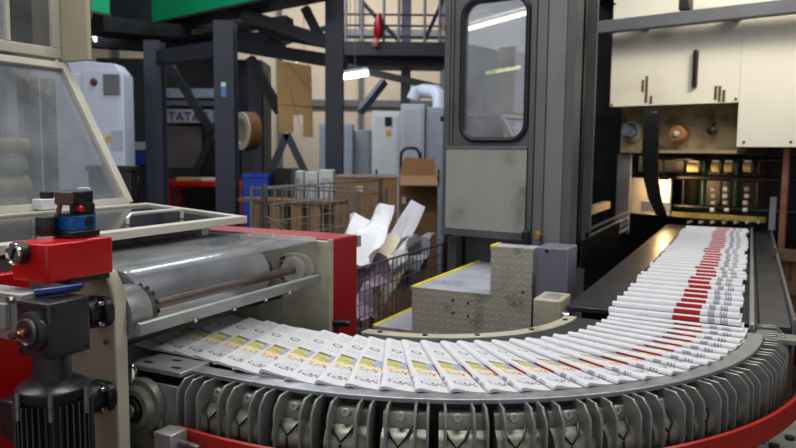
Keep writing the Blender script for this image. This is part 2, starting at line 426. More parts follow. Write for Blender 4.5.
for A, B in zip(rings, rings[1:]):
    for i in range(5): mb.bm.faces.new((A[i], A[(i + 1) % 5], B[(i + 1) % 5], B[i]))
mb.bm.faces.new(rings[0]); mb.bm.faces.new(rings[-1])
mb.build('guard_band', redb, conv)
# frame drum below the belt and legs to the floor
MB().sweep([(0.52, 0.80), (0.985, 0.80), (0.985, 0.972), (0.52, 0.972)], angs).build('frame', blackm, conv)
for a in (-5, -48, -88):
    a = math.radians(a); c = Vector((0.8 * math.cos(a), 0.8 * math.sin(a), 0))
    MB().box((c.x - 0.05, c.y - 0.05, 0), (c.x + 0.05, c.y + 0.05, 0.8)).build('leg', mdgrey, conv)

PITCH = 0.111
def link_body():
    prof = [(0.985, 0.972), (1.006, 0.974), (1.020, 0.970), (1.027, 0.955), (1.029, 0.942)]
    for i in range(11):
        a = math.radians(70 - 175 * i / 10); prof.append((1.027 + 0.034 * math.cos(a), 0.905 + 0.034 * math.sin(a)))
    prof += [(1.008, 0.80), (0.985, 0.80)]
    return MB().sweep(prof, lin(-0.040, 0.047, 7))
def fin_mesh():
    pr = [(0.992, 0.993), (1.046, 0.994), (1.068, 0.974), (1.073, 0.962), (1.073, 0.80), (1.02, 0.80), (1.0, 0.93)]
    return MB().prism(pr, lambda r, z, t: Vector((r, t, z)), -0.0028, 0.0028)
def frame_at(ang, off=(0, 0)):
    return Matrix.Translation((off[0], off[1], 0)) @ Matrix.Rotation(ang, 4, 'Z')
spots = [frame_at(math.radians(-0.4) - PITCH * k) for k in range(15)]
spots = [s for s in spots]
for k in (0, 1):
    spots.append(Matrix.Translation((-0.072 - 0.112 * k, 0, 0)) @ Matrix.Rotation(-PI / 2, 4, 'Z'))
spots.pop()
spots.append(Matrix.Translation((0, 0.105, 0)))

protos = None
for sM in spots:
    if protos is None:
        L = link_body().build('chain_link', cast, conv)
        F1 = fin_mesh().build('fin', finm, L, bevel=0.0015, seg=1)
        bb = MB().lathe([(0, 0.009), (0.010, 0.009), (0.011, 0.008), (0.011, 0.0048), (0.007, 0.0045)], (1.024, -0.004, 0.966), (1, 0, 0.3), 14)
        B1 = bb.build('bolt', alu, L)
        vb = MB().tube([(1.031, -0.030, 0.948), (1.054, -0.022, 0.934), (1.0615, -0.006, 0.916), (1.054, 0.010, 0.934), (1.031, 0.020, 0.948)], 0.0028, 6)
        vb.tube([(1.061, -0.006, 0.912), (1.061, -0.006, 0.890)], 0.003, 6)
        V1 = vb.build('seam', blackm, L)
        fins = [F1]
        for dy in (-0.040 , 0.047): pass
        protos = (L, F1, B1, V1)
        first = True
    else:
        first = False
    if first: l2, f2, b2, v2 = protos
    else:
        l2, f2, b2, v2 = [o.copy() for o in protos]
        for o in (l2, f2, b2, v2): COL.objects.link(o)
        l2.parent = conv
        for o in (f2, b2, v2): o.parent = l2
    l2.matrix_local = sM
    f2.matrix_local = Matrix.Rotation(-0.028, 4, 'Z')
    for dy in (0.026, 0.050):
        f3 = protos[1].copy(); COL.objects.link(f3); f3.parent = l2; f3.matrix_local = Matrix.Rotation(dy, 4, 'Z')
for v_ in (-0.134, -0.158):
    f3 = protos[1].copy(); COL.objects.link(f3); f3.parent = conv; f3.matrix_local = Matrix.Translation((v_, 0, 0)) @ Matrix.Rotation(-PI / 2, 4, 'Z')
c = M.Z(339, 321, 0.99)
MB().cbox((c.x, c.y, 0.985), 0.05, 0.035, 0.018, 0.5).build('end_clamp', blackm, conv, bevel=0.004)
MB().cyl((c.x + 0.02, c.y, 0.985), (c.x + 0.035, c.y + 0.006, 0.985), 0.009, 12).build('end_clamp', blackm, conv)
# mounting plates at the two ends of the rim
mb = MB().box((0.99, 0.0, 0.975), (1.16, 0.075, 0.990))
for x, y in ((1.06, 0.02), (1.12, 0.02), (1.06, 0.05), (1.12, 0.05)): mb.cyl((x, y, 0.985), (x, y, 0.9935), 0.006, 8)
mb.build('mounting_plate', finm, conv, bevel=0.002)
mb = MB().box((-0.325, -1.045, 0.9905), (-0.170, -0.945, 1.003))
mb.build('slotted_plate', alu, conv, bevel=0.003)
for x, y in ((-0.295, -1.015), (-0.205, -1.02), (-0.245, -0.975)): MB().box((x - 0.012, y - 0.005, 1.0), (x + 0.012, y + 0.005, 1.0038)).build('slot', blackm, conv)
pr = [(-0.335, 0.974), (-0.170, 0.974), (-0.165, 0.93), (-0.170, 0.80), (-0.335, 0.80)]
MB().prism(pr, lambda x, z, t: Vector((x, t, z)), -1.058, -1.050).build('end_plate', alu, conv, bevel=0.002)
MB().box((-0.175, -1.049, 0.82), (-0.167, -0.97, 0.974)).build('end_plate', alu, conv, bevel=0.002)

tk = thing('bearing_housing', 'cast grey take-up bearing housing at the left end of the curved conveyor', 'bearing', (-0.25, -1.08, 0.80), M)
hb = MB().lathe([(0, 0.062), (0.022, 0.062), (0.026, 0.052), (0.040, 0.044), (0.044, 0.034), (0.036, 0.030)], (-0.262, -1.059, 0.922), (0, -1, 0), 28)
hb.build('housing', cast, tk)
MB().prism([(-0.335, 0.80), (-0.195, 0.80), (-0.205, 0.90), (-0.225, 0.955), (-0.30, 0.955), (-0.33, 0.90)], lambda x, z, t: Vector((x, t, z)), -1.059, -1.074).build('flange', cast, tk, bevel=0.006)
MB().cyl((-0.262, -1.07, 0.922), (-0.262, -1.115, 0.922), 0.018, 18).build('shaft_end', steel, tk, bevel=0.003)
mb = MB().cyl((-0.262, -1.08, 0.922), (-0.262, -1.11, 0.922), 0.029, 20); mb.build('dust_seal', blackm, tk, bevel=0.003)
for x, z in ((-0.315, 0.955), (-0.212, 0.868), (-0.315, 0.868)):
    MB().cyl((x, -1.07, z), (x, -1.092, z), 0.010, 6).build('bolt', steel, tk, bevel=0.001)
MB().lathe([(0, 0.012), (0.02, 0.012), (0.034, 0.008), (0.04, 0.001)], (-0.285, -1.075, 0.975), (0, 0, 1), 14).build('grease_cap', chrome, tk)
MB().box((-0.165, -1.085, 0.855), (-0.115, -1.135, 0.90)).build('take_up_block', alu, tk, bevel=0.003)
MB().cyl((-0.14, -1.11, 0.877), (-0.06, -1.11, 0.872), 0.009, 12).build('take_up_screw', steel, tk)

# ------------------------------------------------------------------ newspapers
LEN, WID, TH0 = 0.26, 0.374, 0.0062
def paper_mesh(name, pitch_fn, bump=0.013, LEN=0.26, TH=0.0062, uvo=0.0, hollow=0.6):
    bm = bmesh.new(); uvl = bm.loops.layers.uv.new('UVMap')
    ss = [0.0006, 0.003, 0.007, 0.012, 0.019, 0.028, 0.038, 0.050, 0.064, 0.080, 0.10, 0.12, 0.14, LEN]
    xs = lin(0, WID, 13)
    def arch(s): return math.exp(-(s / 0.036) ** 2)
    def low(x, s): return TH * (LEN - s) / pitch_fn(x)
    rows = []
    def up_(x, s):
        nose = 1.0 if s > 0.012 else math.sqrt(max(0, 1 - ((0.012 - s) / 0.012) ** 2))
        e = 0.0028 * (1 - math.exp(-s / 0.02))
        return low(x, s) + (TH * 0.5) + (TH * 0.45 + bump * arch(s)) * nose - e * 0
    def dn_(x, s):
        nose = 1.0 if s > 0.008 else math.sqrt(max(0, 1 - ((0.008 - s) / 0.008) ** 2))
        return low(x, s) + TH * 0.5 - TH * 0.45 * nose + hollow * bump * arch(s) * (1 if s > 0.012 else s / 0.012)
    outline = [(s, 1) for s in reversed(ss)] + [(s, 0) for s in ss]
    grid = []
    for s, t in outline:
        grid.append([(bm.verts.new((x, s, up_(x, s) if t else dn_(x, s))), x / WID, ((s if t else -s) - uvo) / 0.28) for x in xs])
    n = len(grid)
    def addf(q):
        f = bm.faces.new([v[0] for v in q])
        for lp, v in zip(f.loops, q): lp[uvl].uv = (v[1], v[2])
        f.smooth = True
    for i in range(n):
        a, b = grid[i], grid[(i + 1) % n]
        for j in range(len(xs) - 1): addf((a[j], a[j + 1], b[j + 1], b[j]))
    k = len(ss)
    for e in (0, -1):
        for i in range(k - 1):
            q = [grid[i][e], grid[i + 1][e], grid[n - 2 - i][e], grid[n - 1 - i][e]]
            q = [(v[0], 0.02 if e == 0 else 0.98, 0.9) for v in q]
            addf(q)
    bmesh.ops.recalc_face_normals(bm, faces=bm.faces)
    me = bpy.data.meshes.new(name); bm.to_mesh(me); bm.free(); me.set_sharp_from_angle(angle=math.radians(60)); me.materials.append(news)
    return me
R0 = 0.580
RC = 0.604
SP, CP, LP = 0.097, 0.077, 0.068
me_s = paper_mesh('newspaper', lambda x: SP, 0.0155, uvo=0.0015, hollow=0.78)
me_c = paper_mesh('newspaper', lambda x: CP * (RC + x), 0.0085, 0.165, 0.0042, uvo=-0.0018)
me_l = paper_mesh('newspaper', lambda x: LP, 0.008, 0.2, 0.005)
NEWS = []
ORD1 = ['', 'first', 'second', 'third', 'fourth', 'fifth', 'sixth', 'seventh', 'eighth', 'ninth', 'tenth', 'eleventh', 'twelfth', 'thirteenth', 'fourteenth', 'fifteenth', 'sixteenth', 'seventeenth', 'eighteenth', 'nineteenth', 'twentieth']
def nth(n):
    if n <= 20: return ORD1[n]
    return 'twenty ' + ORD1[n - 20] if n < 30 else 'thirtieth' if n == 30 else 'thirty ' + ORD1[n - 30]
def put_news(me, m, label, group):
    o = bpy.data.objects.new('newspaper', me); COL.objects.link(o)
    o.matrix_world = M.m @ m
    NEWS.append(tag(o, label, 'newspaper', group))
zb = 0.9895
y = 0.03
n_s = 0
while y < 3.02:
    jx = random.uniform(-0.010, 0.010); jr = random.uniform(-0.012, 0.012)
    put_news(me_s, Matrix.Translation((R0 + jx, y, zb)) @ Matrix.Rotation(jr, 4, 'Z'),
             'folded newspaper, the %s from the bend on the straight belt, red block on fold' % nth(n_s + 1), 'newspapers on the straight belt')
    y += SP * random.uniform(0.93, 1.07); n_s += 1
nc = 21
for k in range(nc):
    a = -0.012 - k * CP + random.uniform(-0.005, 0.005); r = RC - 0.018 * max(0, 1 - k / 6) + random.uniform(-0.004, 0.004)
    sk = 0.20 * max(0, min(1, k / 7))
    put_news(me_c, Matrix.Rotation(a, 4, 'Z') @ Matrix.Translation((r + WID / 2, 0, zb)) @ Matrix.Rotation(sk + random.uniform(-0.012, 0.012), 4, 'Z') @ Matrix.Translation((-WID / 2, 0, 0)),
             'folded newspaper with ring emblem, the %s around the bend from the straight belt' % nth(k + 1), 'newspapers around the bend')
x = -0.045
while x > -0.52:
    put_news(me_l, Matrix.Translation((x, -RC - WID / 2 + 0.035 * min(1, max(0, (-0.12 - x) / 0.22)), zb)) @ Matrix.Rotation(-PI / 2 + 0.18 + random.uniform(-0.02, 0.02), 4, 'Z') @ Matrix.Translation((-WID / 2 + random.uniform(-0.006, 0.006), 0, 0)),
             'folded newspaper, the %s past the bend going in under the roller guard' % nth(int((-0.045 - x) / LP + 1.5)), 'newspapers entering the roller unit')
    x -= LP

# ------------------------------------------------------------------ straight conveyor
st = thing('straight_conveyor', 'straight belt conveyor with wide dark side plates under the press', 'conveyor', (0.75, 1.6, 0), M)
MB().box((0.57, 0.004, 0.972), (0.955, 3.35, 0.9885)).build('belt', rubber, st)
MB().box((0.425, 0.13, 0.978), (0.560, 3.3, 0.996)).build('side_plate', mat('dark_side_plate', (56, 57, 62), 0.34, 0.4, 0.2, 7, 0.03, 50), st, bevel=0.003)
MB().box((1.0, 0.19, 0.955), (1.09, 3.3, 0.985)).build('side_plate', MATS['dark_side_plate'], st, bevel=0.003)
MB().box((0.972, 0.08, 0.955), (0.988, 3.3, 1.008)).build('side_rail', rimm, st, bevel=0.003)
MB().box((1.09, 0.19, 0.90), (1.10, 3.3, 1.01)).build('side_rail', mdgrey, st, bevel=0.002)
mb = MB().cyl((0.982, 0.10, 0.95), (0.982, 0.10, 1.0), 0.008, 10); mb.cyl((1.02, 0.17, 0.94), (1.02, 0.17, 0.985), 0.009, 10); mb.box((0.985, 0.10, 0.955), (1.06, 0.18, 0.962))
mb.build('bracket', alu, st)
MB().box((0.45, 0.25, 0.70), (1.06, 3.3, 0.97)).build('frame', blackm, st)
for yy in (0.5, 2.6):
    for xx in (0.5, 1.0): MB().box((xx - 0.04, yy - 0.04, 0), (xx + 0.04, yy + 0.04, 0.7)).build('leg', mdgrey, st)

# cover box where the inner rim meets the straight belt
cb = thing('cover_box', 'small beige cover box at the inner end of the curved rim', 'box', (0.40, 0.08, 0.0), M)
MB().box((0.325, 0.075, 0.90), (0.418, 0.22, 1.02)).build('body', beige, cb, bevel=0.006)
MB().box((0.350, 0.10, 1.019), (0.40, 0.17, 1.024)).build('cover_plate', alu, cb, bevel=0.001)
MB().cyl((0.418, 0.10, 0.965), (0.442, 0.10, 0.965), 0.017, 14).build('adjusting_screw', steel, cb)
MB().box((0.36, 0.1, 0), (0.40, 0.2, 0.9)).build('post', mdgrey, cb)

# ------------------------------------------------------------------ steps inside the bend
sp_ = M.Y(413, 287, 0.5)
x0, zt = sp_.x, sp_.z
x1 = M.Y(490, 297, 0.5).x; x2 = M.Y(533, 246, 0.5).x; z2 = M.Y(491, 246, 0.5).z
stp = thing('tread_plate_steps', 'tread plate steps with yellow edges inside the conveyor bend', 'steps', ((x0 + x2) / 2, 0.5, 0), M)
yb = M.Z(490, 257, zt).y
MB().box((x0, 0.5, 0.2), (x1, 0.506, zt)).box((x1, 0.5, 0.2), (x2, 0.506, z2)).build('side_panel', dia_front, stp)
MB().box((x0, 0.506, zt - 0.012), (x1, yb - 0.06, zt)).build('tread', dia_top, stp)
MB().box((x0 - 0.012, 0.504, zt - 0.012), (x0 + 0.008, yb - 0.06, zt + 0.004)).build('tread_edge', yellowp, stp, bevel=0.002)
MB().box((x1, 0.506, zt), (x1 + 0.008, 0.60, z2)).build('riser', dia_front, stp)
MB().box((x1 + 0.008, 0.506, z2 - 0.012), (x2, 0.60, z2)).build('tread', dia_top, stp)
MB().box((x1 - 0.006, 0.503, z2 - 0.012), (x1 + 0.012, 0.60, z2 + 0.004)).build('tread_edge', yellowp, stp, bevel=0.002)
y3 = M.Z(413, 303, zt - 0.19).y
MB().box((x0 - 0.18, 0.506, zt - 0.20), (x0 - 0.012, y3, zt - 0.19)).build('tread', dia_top, stp)
MB().box((x0 - 0.195, 0.504, zt - 0.20), (x0 - 0.180, y3, zt - 0.185)).build('tread_edge', yellowp, stp, bevel=0.002)
MB().box((x0 - 0.18, 0.5, 0.0), (x0, 0.506, zt - 0.19)).build('side_panel', dia_front, stp)
MB().box((x0 - 0.006, 0.506, 0.2), (x0 + 0.002, yb - 0.06, zt - 0.012)).build('riser', dia_front, stp)
for px_, py_ in ((453, 300), (468, 303), (453, 313), (468, 316), (523, 292)):
    p = M.Y(px_, py_, 0.5); MB().cyl((p.x, 0.501, p.z), (p.x, 0.497, p.z), 0.005, 8).build('rivet', blackm, stp)
for xx in (x0 + 0.03, x2 - 0.03):
    for yy in (0.53, 0.57): MB().box((xx - 0.02, yy - 0.02, 0), (xx + 0.02, yy + 0.02, zt - 0.02)).build('leg', mdgrey, stp)
p = M.Y(536, 247, 0.52); p2 = M.Y(567, 292, 0.52)
gb = thing('grey_box', 'plain blue grey metal box between the steps and the press column', 'box', ((p.x + p2.x) / 2, 0.6, 0), M)
MB().box((p.x + 0.002, 0.52, 0.55), (p2.x, 0.68, p.z)).build('body', boxgrey, gb, bevel=0.004)
MB().cyl(((p.x + p2.x) / 2 - 0.02, 0.521, p.z - 0.012), ((p.x + p2.x) / 2 - 0.02, 0.516, p.z - 0.012), 0.006, 10).build('screw', blackm, gb)
MB().box((p.x + 0.02, 0.54, 0), (p2.x - 0.02, 0.66, 0.55)).build('pedestal', mdgrey, gb)
# ------------------------------------------------------------------ left: feed unit with roller, guard and covers
UN, UF = -1.15, -0.44        # inner faces of the near and far side plates
ru = thing('roller_unit', 'beige and red press delivery unit with steel roller under a clear guard', 'machine', (-0.5, -0.8, 0), M)
pr = [(-0.215, 0.72), (-0.215, 1.20), (-0.24, 1.245), (-0.26, 1.25), (-0.95, 1.25), (-0.95, 0.3), (-0.40, 0.3), (-0.40, 0.72)]
MB().prism(pr, lambda x, z, t: Vector((x, t, z)), UN - 0.035, UN).build('near_side_plate', beige, ru, bevel=0.004)
MB().box((-0.155, UF, 0.80), (-0.95, UF + 0.02, 1.235)).build('far_side_plate', beige, ru, bevel=0.003)
MB().box((-0.15, UF + 0.0205, 0.70), (-0.93, UF + 0.165, 1.24)).build('red_end_case', reddk, ru, bevel=0.004)
MB().box((-0.157, UF - 0.004, 0.80), (-0.150, UF + 0.020, 1.24)).build('front_flange', beige, ru, bevel=0.001)
MB().box((-0.42, UN + 0.001, 0.55), (-0.95, UF - 0.001, 0.955)).build('lower_case', blackm, ru)
MB().box((-0.85, UN + 0.001, 0.0), (-0.95, UF + 0.165, 0.55)).build('base', blackm, ru)
MB().box((-0.45, UN - 0.08, 0.0), (-0.75, UF + 0.165, 0.3)).build('base', blackm, ru)
# clear guard, drum, shaft, disc, boss, rail
MB().lathe([(0, 0.07), (0.004, 0.078), (0.50, 0.078), (0.505, 0.07)], (-0.375, UN + 0.115, 1.140), (0, 1, 0), 48).build('drum', drumm, ru)
MB().cyl((-0.375, UN, 1.14), (-0.375, UF, 1.14), 0.02, 16).build('drum_shaft', steel, ru)
MB().cyl((-0.262, UN + 0.03, 1.145), (-0.262, UF, 1.145), 0.0115, 18).build('roller_shaft', shaftm, ru)
d = MB().lathe([(0, 0.060), (0.055, 0.060), (0.060, 0.058)], (-0.262, UN + 0.001, 1.145), (0, 1, 0), 36).build('roller_hub', alu, ru)
MB().lathe([(0, 0.057), (0.014, 0.055), (0.030, 0.046), (0.036, 0.028), (0.042, 0.014)], (-0.262, UN + 0.0612, 1.145), (0, 1, 0), 36).build('hub_ring', shaftm, d)
for k in range(16):
    a = 2 * PI * k / 16
    c = Vector((-0.262 + 0.050 * math.cos(a), UN + 0.080, 1.145 + 0.050 * math.sin(a)))
    MB().cyl(c, c + Vector((0.004 * math.cos(a), 0.006, 0.004 * math.sin(a))), 0.0045, 8).build('hub_screw', blackm, d)
bo = MB().prism([(x, z) for x, z in rrect(-0.325, -0.20, 1.095, 1.195, 0.045)], lambda x, z, t: Vector((x, t, z)), UF - 0.018, UF).build('bearing_flange', beige, ru, bevel=0.004)
MB().lathe([(0, 0.040), (0.012, 0.040), (0.014, 0.030), (0.010, 0.020)], (-0.262, UF - 0.018, 1.145), (0, -1, 0), 28).build('bearing_ring', beige2, bo)
for x, z in ((-0.305, 1.178), (-0.305, 1.163), (-0.300, 1.118), (-0.292, 1.104)):
    MB().cbox((x, UF - 0.019, z), 0.018, 0.003, 0.006, 0, 0, -0.4).build('slot', blackm, bo)
MB().bar((-0.188, UN, 1.122), (-0.188, UF, 1.122), 0.012, 0.030, (0.25, 0, 1)).build('guard_rail', alu, ru, bevel=0.003)
for k, yy in enumerate((-0.98, -0.84, -0.71, -0.60)):
    MB().lathe([(0, 0.006), (0.006, 0.006), (0.009, 0.003)], (-0.184, yy, 1.112), (0.5, 0, -1), 10).build('rail_screw', chrome, ru)
# black guide bars below the rail
for x, z in ((-0.42, 1.055), (-0.33, 1.06)):
    MB().cyl((x, UN, z), (x, UF, z), 0.012, 12).build('guide_bar', blackm, ru)
gc = clear_mat('clear_guard_plastic', (0.93, 0.94, 0.95), 0.24, 0.16, 0.06)
# guard sheet: flat on top, rolled down over the drum at the front
path = [(-0.60, 1.246), (-0.42, 1.246), (-0.30, 1.246), (-0.21, 1.246), (-0.198, 1.243), (-0.193, 1.236)]
pr = path + [(x - 0.003, z - 0.004) for x, z in reversed(path)]
MB().prism(pr, lambda x, z, t: Vector((x, t, z)), UN + 0.002, UF - 0.002).build('clear_guard', gc, ru, ang=60)
MB().box((-0.60, UN, 1.236), (-0.95, UF, 1.25)).build('top_plate', steel, ru, bevel=0.002)
MB().box((-0.165, UF + 0.165, 1.20), (-0.15, UF + 0.19, 1.235)).build('catch', alu, ru)
# bearings on the outside of the near plate
def pillow(x, z):
    f = MB().prism(rrect(x - 0.036, x + 0.040, z - 0.032, z + 0.032, 0.025), lambda a, b, t: Vector((a, t, b)), UN - 0.035, UN - 0.058).build('bearing_block', blackm, ru, bevel=0.005)
    MB().lathe([(0, 0.034), (0.028, 0.034), (0.033, 0.028), (0.033, 0.019), (0.024, 0.018)], (x - 0.006, UN - 0.056, z), (0, -1, 0), 28).build('bearing_cap', blackp, f)
    MB().cyl((x - 0.006, UN - 0.06, z), (x - 0.006, UN - 0.10, z), 0.0165, 18).build('shaft_end', shaftm, f, bevel=0.002)
    for dx, dz in ((0.026, 0.020), (0.026, -0.022)):
        MB().cyl((x + dx, UN - 0.056, z + dz), (x + dx, UN - 0.069, z + dz), 0.0075, 6).build('bolt', chrome, f, bevel=0.001)
pillow(-0.25, 1.165); pillow(-0.25, 0.985)
MB().cyl((-0.235, UN - 0.035, 1.10), (-0.235, UN - 0.043, 1.10), 0.006, 6).build('bolt', steel, ru)

# hatch on top
ht = thing('hinged_hatch', 'beige framed hatch with dark glass and chrome handle, on the roller unit', 'hatch', (-0.65, -0.8, 1.25), M)
xf, xb, zf, zbk = -0.45, -0.87, 1.296, 1.322
def hz(x): return zf + (zbk - zf) * (x - xf) / (xb - xf)
fr_ = MB()
def hbar(a, b, wv, hh=0.022):
    fr_.bar((a[0], a[1], hz(a[0]) - hh / 2), (b[0], b[1], hz(b[0]) - hh / 2), wv, hh)
y0, y1 = -1.30, -0.44
hbar((xf - 0.02, y0), (xf - 0.02, y1), 0.04); hbar((xb + 0.01, y0), (xb + 0.01, y1), 0.03)
hbar((xf, y1 - 0.012), (xb, y1 - 0.012), 0.024); hbar((xf, y0 + 0.015), (xb, y0 + 0.015), 0.03)
fr_.build('frame', beige2, ht, bevel=0.002)
MB().prism([(y0 + 0.03, 0), (y1 - 0.024, 0), (y1 - 0.024, 1), (y0 + 0.03, 1)], lambda a, b, t: Vector((xf - 0.04 + b * (xb + 0.025 - xf + 0.04), a, hz(xf - 0.04 + b * (xb + 0.025 - xf + 0.04)) - 0.006 + t)), -0.004, 0.0).build('glass', mat('smoked_glass', (30, 32, 36), 0.10, 0, 0.1, 3, spec=0.8), ht)
p = M.Z(136, 224, 1.30); q = M.Z(174, 217, 1.30)
hx = (p.x + q.x) / 2
pts = [(hx, p.y, hz(hx) - 0.004), (hx, p.y, hz(hx) + 0.012), (hx, p.y + 0.012, hz(hx) + 0.022), (hx, q.y - 0.012, hz(hx) + 0.022), (hx, q.y, hz(hx) + 0.012), (hx, q.y, hz(hx) - 0.004)]
MB().tube(pts, 0.0052, 10).build('handle', mat('handle_metal', (222, 222, 220), 0.3, 0.3), ht)
for yy in (-1.0, -0.6): MB().box((xf - 0.03, yy - 0.015, 1.2505), (xf - 0.05, yy + 0.015, hz(xf) - 0.021)).build('foot', alu, ht)
MB().box((xb + 0.01, -1.2, 1.2505), (xb + 0.03, -0.46, 1.298)).build('rear_support', blackm, ht)

# hood with the clear slanting front
hd = thing('machine_hood', 'tall beige machine hood with slanting clear plastic front and window box above', 'hood', (-1.1, -0.9, 0), M)
HXb, HZb = -0.91, 1.318
yr = -0.485
tp = M.at(62, 65, 1, yr); HXt, HZt = tp.x, tp.z
def hp(y, k, off=0): return (HXb + (HXt - HXb) * k + off * 0.9, y, HZb + (HZt - HZb) * k + off * 0.4)
ylft = -1.55
mb = MB().bar(hp(yr, 0), hp(yr, 1), 0.030, 0.03, (1, 0, 0.4)).bar(hp(ylft, 0.012), hp(yr - 0.0, 0.012), 0.026, 0.03, (1, 0, 0.4)).bar(hp(ylft, 0.98), hp(yr, 0.98), 0.026, 0.03, (1, 0, 0.4))
mb.build('front_frame', beige2, hd, bevel=0.003)
hg = clear_mat('hood_clear_plastic', (0.90, 0.92, 0.94), 0.15, 0.07, 0.08, (0.62, 0.66, 0.72), 1.0)
A = [hp(ylft, 0.02), hp(yr - 0.012, 0.02), hp(yr - 0.012, 0.97), hp(ylft, 0.97)]
mb = MB(); n_ = Vector((0.9, 0, 0.4)).normalized() * 0.005
V1 = [mb.bm.verts.new(a) for a in A]; V2 = [mb.bm.verts.new(Vector(a) - n_) for a in A]
mb.bm.faces.new(V1); mb.bm.faces.new(V2[::-1])
for i in range(4): mb.bm.faces.new((V1[i], V1[(i + 1) % 4], V2[(i + 1) % 4], V2[i]))
mb.build('clear_front', hg, hd, smooth=False)
for k_, yy in ((0.35, -0.93),): MB().bar(hp(-1.5, 0.48), hp(-0.86, 0.48), 0.006, 0.008, (1, 0, 0.4)).build('crack_strip', chrome, hd)
# inside and behind the clear front
MB().box((-1.75, -1.6, 0.9), (-1.74, yr - 0.02, 2.4)).build('rear_panel', mat('hood_inside', (120, 122, 126), 0.5, 0, 0.25, 4), hd)
MB().box((-1.74, -1.6, 0.9), (-0.96, -0.60, 1.30)).build('lower_body', mdgrey, hd)
for k, (py_, rr) in enumerate(((146, 0.026), (166, 0.034), (186, 0.036), (203, 0.03))):
    q = M.X(26 - 4 * (k % 2), py_, -1.12)
    MB().cyl((-1.12, q.y - 0.5, q.z), (-1.12, q.y, q.z), rr, 18).build('inner_roller', amber if k != 1 else beige, hd, bevel=0.004)
for px_, xx in ((10, -1.25), (33, -1.5), (50, -1.5)):
    q = M.X(px_, 140, xx); MB().box((xx - 0.02, q.y - 0.018, 1.30), (xx + 0.02, q.y + 0.018, HZt - 0.02)).build('inner_post', white_p if px_ == 10 else steel, hd)
# window box above
bx = M.at(0, 59, 1, -0.9).x
xq = HXt
MB().box((xq - 0.45, ylft, HZt - 0.004), (xq - 0.02, yr - 0.01, HZt + 0.02)).build('box_floor', beige, hd)
wf = MB()
zb0, zb1 = HZt + 0.02, HZt + 0.50
ya = M.X(55, 30, xq).y; yb_ = M.X(11, 30, xq).y
wf.box((xq - 0.03, ylft, zb0), (xq, yr, zb0 + 0.035)); wf.box((xq - 0.03, yr - 0.035, zb0 + 0.035), (xq, yr, zb1)); wf.box((xq - 0.03, yb_ - 0.018, zb0 + 0.035), (xq, yb_, zb1))
wf.build('window_frame', beige2, hd, bevel=0.003)
MB().box((xq - 0.02, yb_, zb0 + 0.035), (xq - 0.012, yr - 0.035, zb1)).build('window_glass', clear_mat('dark_window', (0.35, 0.36, 0.38), 0.10, 0.25, 0.03), hd)
MB().box((xq - 0.02, ylft, zb0 + 0.035), (xq - 0.012, yb_ - 0.018, zb1)).build('window_glass', clear_mat('bright_window', (0.8, 0.82, 0.86), 0.3, 0.3, 0.05), hd)
# deep cheek standing out to the right of the windows
ck = M.at(88, 60, 1, yr + 0.004)
MB().prism([(xq - 0.02, zb0 - 0.01), (ck.x, ck.z - 0.0), (ck.x, zb1), (xq - 0.02, zb1)], lambda x, z, t: Vector((x, t, z)), yr + 0.001, yr + 0.022).build('cheek_panel', mat('cheek_paint', (176, 166, 140), 0.5, 0, 0.10, 5, dirt=(126, 116, 94)), hd, bevel=0.003)
MB().box((xq - 0.45, yr - 0.03, 1.33), (xq - 0.30, yr - 0.01, HZt)).build('rear_post', mdgrey, hd)

# small switch standing behind the clear front
p = M.at(45, 211, 0, -0.895)
sw = thing('black_button_switch', 'white switch box with black button behind the blue valve', 'switch', (-0.88, p.y, 1.32), M)
MB().box((-0.905, p.y - 0.035, 1.3235), (-0.865, p.y + 0.035, 1.355)).build('body', white_p, sw, bevel=0.003)
MB().cyl((-0.885, p.y, 1.355), (-0.885, p.y, 1.376), 0.019, 18).build('button', blackp, sw, bevel=0.003)

# red control box with knob, dial, valve
XF = -0.212
ry0 = M.X(46, 245, XF).y; ry1 = -1.186
rz1 = 1.3225; rz0 = 1.248
rb = thing('control_box', 'glossy red box bolted to the roller unit above the black gearbox', 'control box', (XF - 0.1, (ry0 + ry1) / 2, rz0), M)
XB = M.Y(10, 238, ry0).x
MB().box((XB, ry0, rz0), (XF, ry1, rz1)).build('body', redp, rb, bevel=0.004)
MB().box((XB + 0.03, ry0 + 0.06, rz0 - 0.012), (XF - 0.012, ry1, rz0)).build('bottom_plate', blackm, rb)
p = M.Y(19, 252, ry0)
MB().lathe([(0, 0.022), (0.014, 0.022), (0.018, 0.021)], (p.x + 0.012, ry0, p.z), (0, -1, 0), 28).build('gauge_body', blackp, rb)
gd = MB().lathe([(0, 0.021), (0.004, 0.021), (0.006, 0.018), (0.003, 0.016)], (p.x + 0.012, ry0 - 0.018, p.z), (0, -1, 0), 28).build('gauge_rim', chrome, rb)
MB().cbox((p.x + 0.012, ry0 - 0.0225, p.z), 0.003, 0.002, 0.022, 0, 0, 0.5).build('pointer', blackp, gd)
p = M.Z(47, 238, rz1)
kn = MB().lathe([(0, 0.026), (0.006, 0.026)], (p.x, p.y, rz1), (0, 0, 1), 28).build('knob_base', chrome, rb)
kb = MB(); prof = []
n = 48
bot, top_ = [], []
for i in range(n):
    a = 2 * PI * i / n; r = 0.0205 + (0.0012 if i % 2 else -0.0008)
    bot.append(kb.bm.verts.new((p.x + r * math.cos(a), p.y + r * math.sin(a), rz1 + 0.006))); r2 = r * 0.95
    top_.append(kb.bm.verts.new((p.x + r2 * math.cos(a), p.y + r2 * math.sin(a), rz1 + 0.043)))
for i in range(n): kb.bm.faces.new((bot[i], bot[(i + 1) % n], top_[(i + 1) % n], top_[i]))
kb.bm.faces.new(top_); kb.bm.faces.new(bot[::-1])
kb.build('knob', blackp, rb, bevel=0.002, ang=20)
p = M.Z(80, 237, rz1)
sv = thing('solenoid_valve', 'blue solenoid valve with black coil standing on the red box', 'valve', (p.x, p.y, rz1), M)
